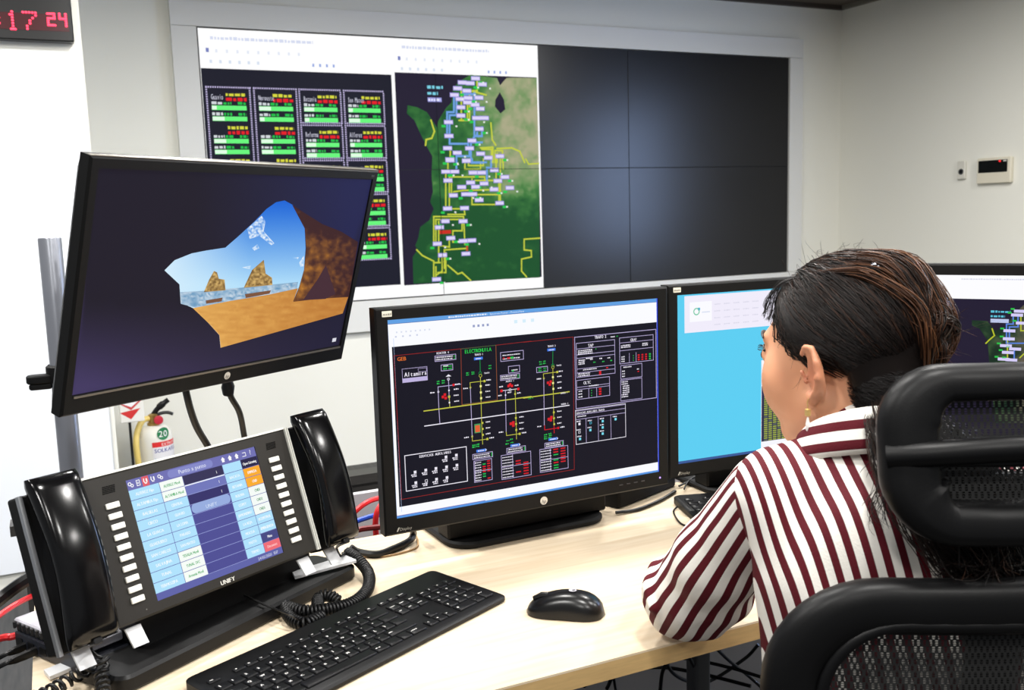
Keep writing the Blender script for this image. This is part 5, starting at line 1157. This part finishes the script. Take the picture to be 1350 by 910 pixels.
# ---- body: head, neck, torso, arms, hands, legs as one surface
B_ = SDF(axis(.14, .78, [(.28, .50)], .003, .006), axis(.93, 1.78, [(1.02, 1.23)], .003, .0065), axis(.02, 1.30, [(1.02, 1.28)], .003, .0075))
B_.ell(H(0, -.012, .03), (.073, .092, .082), .0, R=RH)
B_.ell(H(0, .03, -.035), (.058, .06, .074), .03, R=RH)
for s in (-1, 1):
    B_.ell(H(s*.036, .05, -.034), (.032, .032, .043), .02, R=RH)
    B_.cone(H(s*.05, .0, -.055), H(s*.018, .056, -.094), .020, .018, .02)
B_.ell(H(0, .064, -.096), (.022, .02, .018), .015, R=RH); B_.ell(H(0, .075, .02), (.045, .014, .012), .015, R=RH)
for s in (-1, 1): B_.ell(H(s*.03, .094, .0), (.017, .012, .011), .012, 's', RH); B_.ell(H(s*.031, .077, -.001), (.0125, .0125, .0125), .003, R=RH)
B_.cone(H(0, .083, .008), H(0, .106, -.03), .006, .010, .01); [B_.ell(H(s*.011, .095, -.034), (.008, .009, .007), .006, R=RH) for s in (-1, 1)]
B_.ell(H(0, .084, -.058), (.021, .009, .005), .005, R=RH); B_.ell(H(0, .083, -.067), (.019, .009, .0055), .005, R=RH)
for s in (-1, 1):
    RE = RH @ RZ(s*.62) @ RY(s*.12)
    B_.ell(H(s*.078, -.016, -.018), (.007, .0165, .031), .004, R=RE); B_.ell(H(s*.0865, -.012, -.012), (.006, .0105, .018), .004, 's', RE)
    B_.ell(H(s*.077, -.006, -.046), (.006, .009, .010), .006, R=RE); B_.cone(H(s*.079, .002, -.015), H(s*.0785, -.002, -.028), .003, .003, .004)
    pts = [(.002, .004), (-.008, .013), (-.022, .012), (-.030, -.004), (-.030, -.022), (-.022, -.038), (-.010, -.048)]
    for (y0_, z0_), (y1_, z1_) in zip(pts, pts[1:]): B_.cone(H(s*(.080-.42*(y0_+.004)), y0_*.85, z0_), H(s*(.080-.42*(y1_+.004)), y1_*.85, z1_), .0034, .0034, .003)
B_.cone(H(0, -.022, -.055), (.405, 1.075, 1.02), .05, .058, .03)
B_.cone((.33, 1.08, .985), (.5, 1.04, .985), .042, .042, .04); B_.cone((.415, 1.065, .97), (.48, 1.04, .6), .085, .11, .05)
LS, LE, LW = np.array([.297, 1.085, .985]), np.array([.230, 1.242, .797]), np.array([.305, 1.455, .785])
RS, RE_, RW = np.array([.545, 1.03, .97]), np.array([.62, 1.17, .80]), np.array([.57, 1.41, .785])
def hand(W, d, s):
    d = d/np.linalg.norm(d); lat = np.array([d[1], -d[0], 0]); up = np.array([0, 0, 1.])
    for q in (-.024, -.008, .008, .024): B_.cone(W+d*.012+lat*q*.7, W+d*.085+lat*q, .013, .0105, .008)
    for q, L_ in ((-.027, .055), (-.009, .068), (.009, .072), (.027, .062)):
        a = W+d*.085+lat*q*s; b = a+d*L_*.55+up*.008; c = b+d*L_*.45-up*.018; B_.cone(a, b, .0088, .0080, .003); B_.cone(b, c, .0080, .0068, .002)
    a = W+d*.025-lat*s*-.026; a = W+d*.025+lat*s*.028; b = a+d*.032+lat*s*.02-up*.004; c = b+d*.03+lat*s*.004-up*.006; B_.cone(a, b, .0115, .009, .006); B_.cone(b, c, .009, .0075, .002)
for S_, E_, W_2, s in ((LS, LE, LW, 1), (RS, RE_, RW, -1)):
    B_.cone(S_, E_, .044, .036, .02); B_.cone(E_, E_+(W_2-E_)*.35, .036, .036, .01); B_.cone(E_+(W_2-E_)*.35, W_2, .036, .024, .01); hand(W_2, (W_2-E_)*np.array([1, 1, .0])+np.array([0, 0, .0]), s)
hipL, hipR = np.array([.43, 1.03, .555]), np.array([.55, 1.0, .555]); knL, knR = np.array([.48, 1.40, .52]), np.array([.64, 1.37, .52]); anL, anR = np.array([.49, 1.40, .1]), np.array([.64, 1.37, .1])
B_.cone(hipL, hipR, .09, .09, .03)
for h_, k_, a_ in ((hipL, knL, anL), (hipR, knR, anR)): B_.cone(h_, k_, .075, .052, .02); B_.cone(k_, a_, .05, .033, .02); B_.cone(a_+np.array([0, -.02, -.045]), a_+np.array([0, .12, -.06]), .03, .022, .02)
V_, F_ = B_.mesh(2)
# tone: slightly redder ears and cheeks
hl = (V_-HC) @ RH
tone = .5+.10*np.array([mnoise.noise(Vector(p*40)) for p in V_])
tone -= .30*np.exp(-(((hl[:, 1]+.012)/.03)**2+((hl[:, 2]+.018)/.035)**2))*(np.abs(hl[:, 0]) > .076)
SKIN = attr_mat('skin', .48, [(176, 100, 74), (212, 152, 116), (226, 170, 134)], sss=.15, bump=.05, bscale=250)
meshobj('body', V_, F_, SKIN, pr, tone)
# ---- eyes: iris and lashes
eb_ = MB()
for s in (-1, 1):
    pts = [H(s*(.018+.026*t), .0895-.012*t*t, .005+.006*math.sin(PI*t)) for t in np.linspace(0, 1, 7)]; eb_.tube([p-PBASE for p in pts], .0016, 6)
    pts = [H(s*(.014+.034*t), .091-.016*t*t, .021+.006*math.sin(PI*t)) for t in np.linspace(0, 1, 7)]; eb_.tube([p-PBASE for p in pts], [.001, .0022, .0026, .0025, .002, .0016, .001], 6)
    for k in range(7): t = k/6; p = H(s*(.02+.026*t), .0895-.011*t*t, .006+.004*math.sin(PI*t)); eb_.tube([p-PBASE, p+RH @ np.array([s*.003*t, .003, .0005])-PBASE, p+RH @ np.array([s*.004*t, .004, .002])-PBASE], .0005, 4)
eb_.build('brows_and_lashes', mat('lash_black', (20, 14, 12), .6), pr)
ir = MB()
for s in (-1, 1): c_ = H(s*.031, .077, -.001); ir.lathe([(.0058, .0112), (.0054, .0122), (.002, .0128)], 14, tr=lambda p: (np.stack([p[:, 0], p[:, 2], p[:, 1]], 1) @ RH.T+c_-PBASE))
ir.build('irises', mat('iris', (46, 28, 18), .15), pr)
# ---- striped shirt
MAROON, CREAM = (86, 13, 26), (238, 234, 226)
SHIRT = attr_mat('striped_shirt', .75, [MAROON, MAROON, CREAM, CREAM], freq=1/.0190, duty=.47, bump=.35, bscale=420, spec=.25)
T_ = SDF(axis(.2, .72, [], .005, .005), axis(.88, 1.24, [], .005, .005), axis(.46, 1.13, [], .005, .005))
T_.cone((.300, 1.080, .998), (.40, 1.062, 1.006), .050, .060, .0); T_.cone((.40, 1.062, 1.003), (.548, 1.025, .982), .060, .052, .03)
T_.ell((.427, 1.058, .9), (.158, .108, .17), .05); T_.ell((.441, 1.048, .74), (.156, .112, .2), .05); T_.ell((.468, 1.035, .58), (.168, .122, .13), .05)
T_.ell((.36, .985, .92), (.06, .035, .09), .04); T_.ell((.50, .962, .92), (.06, .035, .09), .04)
T_.cone((.402, 1.075, 1.03), (.402, 1.078, 1.06), .064, .058, .02)
V_, F_ = T_.mesh(3)
# soft folds running down from the armhole and across the small of the back
g = np.array([mnoise.noise(Vector((p[0]*16+p[2]*5, p[1]*10, p[2]*7))) for p in V_]); cen = np.stack([.41+(1-V_[:, 2])*.2, np.full(len(V_), 1.06), V_[:, 2]], 1); dirn = V_-cen; dirn[:, 2] = 0; dirn /= np.linalg.norm(dirn, axis=1)[:, None]+1e-6
V_ = V_+dirn*(.006*g)[:, None]*np.clip((1.03-V_[:, 2])*8, 0, 1)[:, None]
cxz = .41+(1.0-V_[:, 2])*.24; dx = V_[:, 0]-cxz; a_ = .205
sarc = a_*np.arcsin(np.clip(dx/a_, -.995, .995)); front = V_[:, 1] > 1.075
stripe = np.where(front & (V_[:, 2] < .99), np.sign(dx)*a_*PI-sarc, sarc)*1.04+5*.188
shirt = meshobj('shirt', V_, F_, SHIRT, pr, stripe)
def sleeve(S_, E_, W_2, sgn, name):
    lo = np.minimum(np.minimum(S_, E_), W_2)-.11; hi = np.maximum(np.maximum(S_, E_), E_+(W_2-E_)*.4)+.11
    Q_ = SDF(axis(lo[0], hi[0], [], .0045, .0045), axis(lo[1], hi[1], [], .0045, .0045), axis(lo[2], hi[2], [], .0045, .0045))
    mid = S_*.45+E_*.55+np.array([-sgn*.004, 0, -.006]); fw = (W_2-E_)/np.linalg.norm(W_2-E_); c1 = E_+fw*.06
    Q_.cone(S_, mid, .049, .054, .0); Q_.cone(mid, E_+np.array([-sgn*.004, 0, .002]), .054, .0575, .02); Q_.cone(E_, c1, .056, .05, .015)
    Q_.ell(E_+np.array([sgn*.03, -.035, .02]), (.045, .04, .045), .03)
    if sgn > 0:
        for p, q in (((869, 752, 1.31), (858, 776, 1.29)), ((869, 750, 1.31), (886, 742, 1.33)), ((860, 770, 1.29), (862, 800, 1.27))): Q_.cone(LF(*p), LF(*q), .011, .009, .006)
    Q_.cone(c1, c1+fw*.012, .054, .052, .003)                                     # rolled cuff
    Q_.cone(c1+fw*.005, c1+fw*.06, .041, .041, .004, 's')
    Vs, Fs = Q_.mesh(2)
    ax_ = (E_-S_)/np.linalg.norm(E_-S_); e1 = -np.array([sgn*.7, .75, -.2]); e1 -= ax_*(e1 @ ax_); e1 /= np.linalg.norm(e1); e2 = np.cross(ax_, e1)
    rel = Vs-S_; t = rel @ ax_; a = np.arctan2(rel @ e2, rel @ e1); L_ = np.linalg.norm(E_-S_)
    # gathers towards the elbow
    wr = np.array([mnoise.noise(Vector((p[0]*28, p[1]*28, p[2]*28))) for p in Vs]); gt = np.clip(t/L_, 0, 1.3)
    rad = rel-t[:, None]*ax_; rad /= np.linalg.norm(rad, axis=1)[:, None]+1e-6
    Vs = Vs+rad*(.004*wr*gt+.0022*np.sin(t*95+a*2.2)*np.clip(gt-.35, 0, 1))[:, None]
    st = (a+.25*gt*sgn)*.0532+5*.188
    return meshobj(name, Vs, Fs, SHIRT, shirt, st)
sleeve(LS+np.array([-.002, .004, .006]), LE+np.array([0, 0, .006]), LW, 1, 'sleeve'); sleeve(RS, RE_+np.array([0, 0, .006]), RW, -1, 'sleeve')
# seam along the left armhole
am = [np.array([.302, 1.03, .985])+np.array([-.0, .0, 0])]
# collar: standing band open at the front
cm = []; cf = []; ct_ = []; nth, nh = 48, 7
NC = np.array([.400, 1.073, 0])
for i in range(nth+1):
    th2 = -PI/2+(i/nth-.5)*2*PI*.90                     # centred on the back of the neck
    back = .5+.5*math.cos((i/nth-.5)*2*PI*.90)
    zt2 = 1.046+.062*back; hgt = .034+.012*back; drop = .02*(1-back)
    for j in range(nh):
        q = j/(nh-1); r_ = .079-.013*q+(.004 if 0 < j < nh-1 else 0); ex_ = 1.0+.12*(1-back)
        cm.append(NC+np.array([r_*math.cos(th2), r_*ex_*math.sin(th2), zt2-hgt*(1-q)-drop*.5])); ct_.append(.0045+q*hgt*.97+.00)
for i in range(nth):
    for j in range(nh-1): k = i*nh+j; cf.append((k, k+nh, k+nh+1, k+1))
co = meshobj('collar', np.array(cm), np.array(cf), SHIRT, shirt, np.array(ct_)*.97+.0190*.5)
so = co.modifiers.new('thick', 'SOLIDIFY'); so.thickness = .003; so.offset = 1
# ---- trousers and shoes
G_s = SDF(axis(.28, .8, [], .008, .008), axis(.86, 1.64, [], .008, .008), axis(.0, .72, [], .008, .008))
G_s.cone(hipL, hipR, .1, .1, .0); 
for h_, k_, a_2 in ((hipL, knL, anL), (hipR, knR, anR)): G_s.cone(h_, k_, .084, .062, .02); G_s.cone(k_, a_2+np.array([0, 0, .02]), .06, .048, .02)
V_, F_ = G_s.mesh(2); meshobj('trousers', V_, F_, mat('dark_trousers', (26, 27, 34), .8, bump=.2, bscale=500), pr)
sh = MB()
for a_2 in (anL, anR): sh.loft([[(a_2[0]-PBASE[0]+p[0]*k, a_2[1]-PBASE[1]+.045+p[1]*k, z) for p in rrect(-.045, .045, -.115, .125, .042, 5)] for z, k in ((.002, .95), (.02, 1), (.05, .92), (.075, .7))])
sh.build('shoes', mat('black_leather', (16, 16, 17), .35), pr)
# ---- hair
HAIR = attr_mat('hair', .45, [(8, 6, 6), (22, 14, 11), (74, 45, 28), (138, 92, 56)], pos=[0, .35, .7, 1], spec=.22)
hc, hr = np.array([0, -.018, .032]), np.array([.0815, .097, .0825])
C_ = SDF(axis(.25, .56, [], .004, .004), axis(.94, 1.26, [], .004, .004), axis(1.0, 1.30, [], .004, .004))
C_.ell(H(*hc), hr-.002, 0, R=RH); C_.ell(H(0, -.06, -.035), (.058, .05, .06), .03, R=RH); C_.ell(H(.004, -.09, .016), (.033, .03, .038), .02, R=RH)
sl, Pg = C_._sub(np.array([0, 0, 0]), np.array([3, 3, 3])); q = (Pg-HC) @ RH
zz = np.array([-.2, -.06, -.03, .008, .020, .036, .05, .08, .105, .2]); yy_ = np.array([-.05, -.048, -.042, -.040, .004, .018, .027, .049, .062, .07])
yl = np.interp(q[..., 2], zz, yy_); lim = np.interp(np.abs(q[..., 0]), [0, .05, .075], [.012, .004, 0.0])
C_.put(sl, -(q[..., 1]-yl-np.where(q[..., 2] > .04, lim, 0)), .006, 's')
V_, F_ = C_.mesh(2)
hl = (V_-HC) @ RH
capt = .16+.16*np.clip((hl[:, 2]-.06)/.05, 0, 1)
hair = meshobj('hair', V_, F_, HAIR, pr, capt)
sv, sf, stn = [], [], []
def strand(P, r, tone_):
    P = np.asarray(P, float); n = len(P); tn = np.gradient(P, axis=0); tn /= np.linalg.norm(tn, axis=1)[:, None]+1e-9
    ref = np.array([.3, .2, .93]); e1 = np.cross(tn, ref); e1 /= np.linalg.norm(e1, axis=1)[:, None]+1e-9; e2 = np.cross(tn, e1); b = len(sv)
    for i in range(n):
        rr = r*(1 if 0 < i < n-1 else .3)
        for k in range(3): a = 2*PI*k/3; sv.append(P[i]+rr*(math.cos(a)*e1[i]+math.sin(a)*e2[i])); stn.append(tone_)
    for i in range(n-1):
        for k in range(3): sf.append((b+i*3+k, b+i*3+(k+1) % 3, b+(i+1)*3+(k+1) % 3, b+(i+1)*3+k))
def nrm(v): return v/np.linalg.norm(v)
gath = np.array([.003, -.094, -.046]); bund = nrm((gath-hc)/hr)
def keep(p, k):         # hair stays behind the hairline and passes over and behind the ear, never across it
    if p[1] > -.046 and abs(p[0]) > .02:
        zm = float(np.interp(p[1], [-.046, -.03, .004, .018, .027, .049, .062], [-.02, .014, .02, .036, .05, .08, .1]))+random.uniform(-.002, .003)
        if p[2] < zm: p[2] = zm; p = hc+hr*nrm((p-hc)/hr)*k
    return p
for i in range(6500):
    u = random.random()
    if u < .86:      # hairline from one temple over the forehead to the other
        a = random.uniform(-1, 1); x = .078*math.sin(a*1.45); z = .112-.09*abs(a)**1.7; y = float(np.interp(z, zz, yy_))+.006
        if random.random() < .35: z = .03+.085*random.random(); y = float(np.interp(z, zz, yy_))-random.uniform(0, .1); x = .08*random.uniform(-1, 1)
    else:           # behind the ears and the nape
        a = random.uniform(-1, 1); x = .072*a; z = -.02-.06*random.random(); y = -.05-.02*(1-abs(a))
    p0 = nrm((np.array([x, y, z])-hc)/hr); p1 = nrm(bund+rng.normal(0, .12, 3)); om = math.acos(np.clip(p0 @ p1, -1, 1)); ts = np.linspace(random.uniform(0, .2), random.uniform(.85, 1), 10)
    lift = random.choice((.99, 1.0, 1.01, 1.022)); ph_ = rng.normal(0, 1, 3); wv = random.uniform(.01, .03); pts = []
    for t in ts:
        d = (math.sin((1-t)*om)*p0+math.sin(t*om)*p1)/max(1e-6, math.sin(om)); d = nrm(d+wv*np.sin(t*6+ph_)*t)
        pts.append(H(*keep(hc+hr*d*(lift+.012*math.sin(PI*t)), lift)))
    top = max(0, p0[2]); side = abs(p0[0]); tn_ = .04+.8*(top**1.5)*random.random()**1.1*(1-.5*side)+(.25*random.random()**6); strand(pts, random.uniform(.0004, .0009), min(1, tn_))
c2, r2 = np.array([0, -.06, -.035]), np.array([.0595, .0515, .0615])
for i in range(1500):   # nape
    sx = random.choice((-1, 1)); p0 = nrm(np.array([sx*random.uniform(.7, 1), random.uniform(-.1, .45), random.uniform(-.75, .6)])); p1 = nrm((gath-c2)/r2+rng.normal(0, .15, 3)); om = math.acos(np.clip(p0 @ p1, -1, 1)); k = random.uniform(.99, 1.03)
    pts = [c2+r2*nrm(math.sin((1-t)*om)*p0+math.sin(t*om)*p1)*k for t in np.linspace(0, 1, 7)]
    strand([H(*p) for p in pts if p[1] < -.036-.1*max(0, -p[2]-.03) or p[2] > .02] if sum(p[1] < -.036-.1*max(0, -p[2]-.03) or p[2] > .02 for p in pts) > 3 else [H(*p) for p in pts[3:]], random.uniform(.0004, .0008), .03+.25*random.random()**4)
# gathered locks that roll over the crown into a loose low bun
def hlock(pts, n, spread, r, t0, t1):
    P = spline(pts, 5); m = len(P); tt = np.linspace(0, 1, m)
    for _ in range(n):
        o_ = rng.normal(0, spread, 3); ph_ = rng.uniform(0, 6.28, 3); w_ = .25*spread*np.sin(tt[:, None]*rng.uniform(4, 9)+ph_); env = (.45+.55*np.sin(PI*tt))[:, None]
        k1 = m-random.randint(0, m//5); Q2 = P+o_*env+w_; strand([H(*q) for q in Q2[random.randint(0, 3):k1]], r*random.uniform(.6, 1.1), random.uniform(t0, t1))
bc = np.array([.003, -.094, .018])
on = lambda x, y, z, k=1.0: hc+hr*nrm(np.array([x, y, z]))*k
for i in range(26):
    th2 = -1+2*i/25+random.uniform(-.05, .05); s0 = on(.75*th2, random.uniform(-.1, .25), .8, 1.0); s1 = on(.7*th2, -.6, .7, 1.05); s2 = bc+np.array([.034*th2, random.uniform(-.02, -.004), random.uniform(.012, .034)]); s3 = bc+np.array([.03*th2+random.uniform(-.01, .01), random.uniform(-.026, -.008), random.uniform(-.02, .008)])
    hlock([s0, s1, s2, s3, gath+rng.normal(0, .006, 3)], 46, .0036, .0008, .22, .85)
for i in range(24):
    c0 = bc+rng.normal(0, 1, 3)*np.array([.010, .006, .012])+np.array([0, -.006, .004]); ax1 = nrm(np.array([random.uniform(-.5, .5), random.uniform(-1, -.3), random.uniform(-.6, .6)])); ax2 = nrm(np.cross(ax1, np.array([random.choice((-1, 1)), rng.normal(0, .5), rng.normal(0, .6)]))); R_ = random.uniform(.014, .030); a0 = random.uniform(0, 6.28); sp_ = random.uniform(3.2, 5.2)
    hlock([c0+R_*(math.cos(a0+t*sp_)*ax1+math.sin(a0+t*sp_)*ax2) for t in np.linspace(0, 1, 7)], 34, .0026, .0007, .15, .7)
def lock(path, n, spread, r=.0008, tone_=(.05, .45), curl=.006):
    P = spline([LF(*p) for p in path], 5)
    for i in range(n):
        o_ = rng.normal(0, spread, 3); f_ = random.uniform(20, 60); ph_ = random.uniform(0, 6.28); t0 = random.uniform(0, .25); k0 = int(t0*len(P)); k1 = len(P)-int(random.uniform(0, .3)*len(P))
        tt = np.linspace(0, 1, len(P)); Q2 = P+o_*(.5+tt)[:, None]+curl*np.stack([np.sin(tt*f_*.25+ph_)*tt, np.cos(tt*f_*.2+ph_)*tt*.6, .3*np.sin(tt*9+ph_)*tt], 1); strand(Q2[k0:k1], random.uniform(.6, 1.2)*r, random.uniform(*tone_))
lock([(1165, 530, 1.03), (1180, 575, .985), (1195, 640, .955), (1235, 700, .95), (1275, 740, .945), (1300, 762, .94)], 420, .010, .0006, (.02, .45), .010)
lock([(1175, 540, 1.02), (1210, 600, .965), (1250, 680, .95), (1290, 725, .945), (1290, 750, .94), (1262, 752, .94)], 260, .009, .0006, (.02, .5), .012)
lock([(1180, 545, 1.01), (1245, 600, .962), (1300, 660, .95), (1325, 735, .945)], 420, .015, .0007, (.02, .4), .01)
lock([(1150, 545, 1.02), (1152, 590, .985), (1163, 640, .965), (1158, 670, .96), (1172, 695, .955)], 40, .004, .00035, (.05, .5), .007)
lock([(1150, 540, 1.04), (1148, 565, 1.0), (1162, 600, .985), (1155, 625, .975)], 36, .005, .00035, (.05, .5), .006)
lock([(1300, 700, .945), (1318, 715, .945), (1312, 735, .945), (1325, 752, .945)], 40, .007, .0004, (.3, .7), .012)
for k in range(6):   # short curls over the forehead
    q = .012*k/5; hlock([np.array([-.05+q, .018+q, .090]), np.array([-.054+q, .036+q*.5, .086]), np.array([-.058+q, .051, .074]), np.array([-.059+q, .059-.003*(k % 2), .062]), np.array([-.053+q, .063+.003*(k % 3), .055-.002*k]), np.array([-.056+q, .068, .048-.002*k])], 7, .0016, .0003, .05, .35)
for i in range(70):   # fly-away hairs along the crown
    x = random.uniform(1045, 1200); y = 346+((x-1110)/105)**2*38+random.uniform(-4, 8); d_ = 1.15-(x-1010)/200*.1; c0 = LF(x, y, d_); v_ = rng.normal(0, 1, 3); v_[2] = abs(v_[2]); v_ = nrm(v_)*random.uniform(.01, .035); w_ = rng.normal(0, .006, 3)
    kk = random.choice((1, 1.5, 2)); strand([c0+v_*t+w_*math.sin(t*PI*kk) for t in np.linspace(0, 1, 9)], .0002, random.uniform(.1, .6))
for i in range(40):
    c0 = H(*(bc+rng.normal(0, .012, 3))); v_ = RH @ np.array([rng.normal(0, .6), -1, rng.normal(0, .7)]); v_ = nrm(v_)*random.uniform(.025, .042); w_ = rng.normal(0, .008, 3)
    strand([c0+v_*t+w_*math.sin(t*PI*1.5) for t in np.linspace(0, 1, 9)], .0002, random.uniform(.3, .8))
for i in range(10):   # short wisps in front of and below the ear and at the nape
    p0 = H(-.072+random.uniform(-.003, .004), random.uniform(.0, .03), random.uniform(-.02, .035)); v_ = RH @ np.array([-.25, random.uniform(-.2, .8), -1.]); strand([p0+nrm(v_)*t*random.uniform(.012, .03)+rng.normal(0, .0008, 3) for t in np.linspace(0, 1, 5)], .00014, random.uniform(.1, .5))
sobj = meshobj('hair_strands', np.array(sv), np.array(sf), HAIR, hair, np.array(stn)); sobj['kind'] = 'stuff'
# hair tie
MB().tube([H(*(gath+np.array([.011*math.cos(a), -.012, .011*math.sin(a)])))-PBASE for a in np.linspace(0, 2*PI, 14, endpoint=False)], .0022, 6, closed=True).build('hair_tie', mat('tie_orange', (190, 60, 30), .6), pr)
# hair clip
cp_ = LF(1160, 356, 1.045); cl_ = MB(); dirc = nrm(LF(1170, 362, 1.05)-LF(1152, 350, 1.045))
cl_.tube([cp_-PBASE+dirc*t for t in (-.012, -.004, .004, .014)], [.0022, .0028, .0026, .0012], 6); hclip = cl_.build('hair_clip', mat('clip_metal', (60, 60, 66), .25, metal=.8), pr)
stn_ = MB()
for t in (-.009, -.004, .001): stn_.lathe([(.0018, 0), (.0014, .0012), (.0004, .0018)], 6, tr=lambda p: p+cp_-PBASE+dirc*t+np.array([0, -.003, .0015]))
stn_.build('clip_stones', mat('clear_stone', (230, 235, 245), .08), hclip)
# earring
e0 = H(-.0835, -.009, -.057); er = MB(); ez = np.array([0, 0, 1.])
er.tube([e0-PBASE+np.array([0, 0, .010]), e0-PBASE+np.array([-.002, 0, .013]), e0-PBASE+np.array([-.004, 0, .008]), e0-PBASE+np.array([-.003, 0, 0])], .0006, 6)
er.lathe([(.001, -.009), (.0036, -.008), (.0036, -.001), (.001, 0)], 6, tr=lambda p: p+e0-PBASE+np.array([-.003, 0, .001])); earr = er.build('earring', mat('gold', (226, 190, 120), .3, metal=.6), pr)
MB().lathe([(.0006, -.026), (.0022, -.023), (.0024, -.016), (.001, -.009)], 8, tr=lambda p: p+e0-PBASE+np.array([-.003, 0, 0])).build('pearl_drop', mat('pearl', (240, 236, 232), .25), earr)
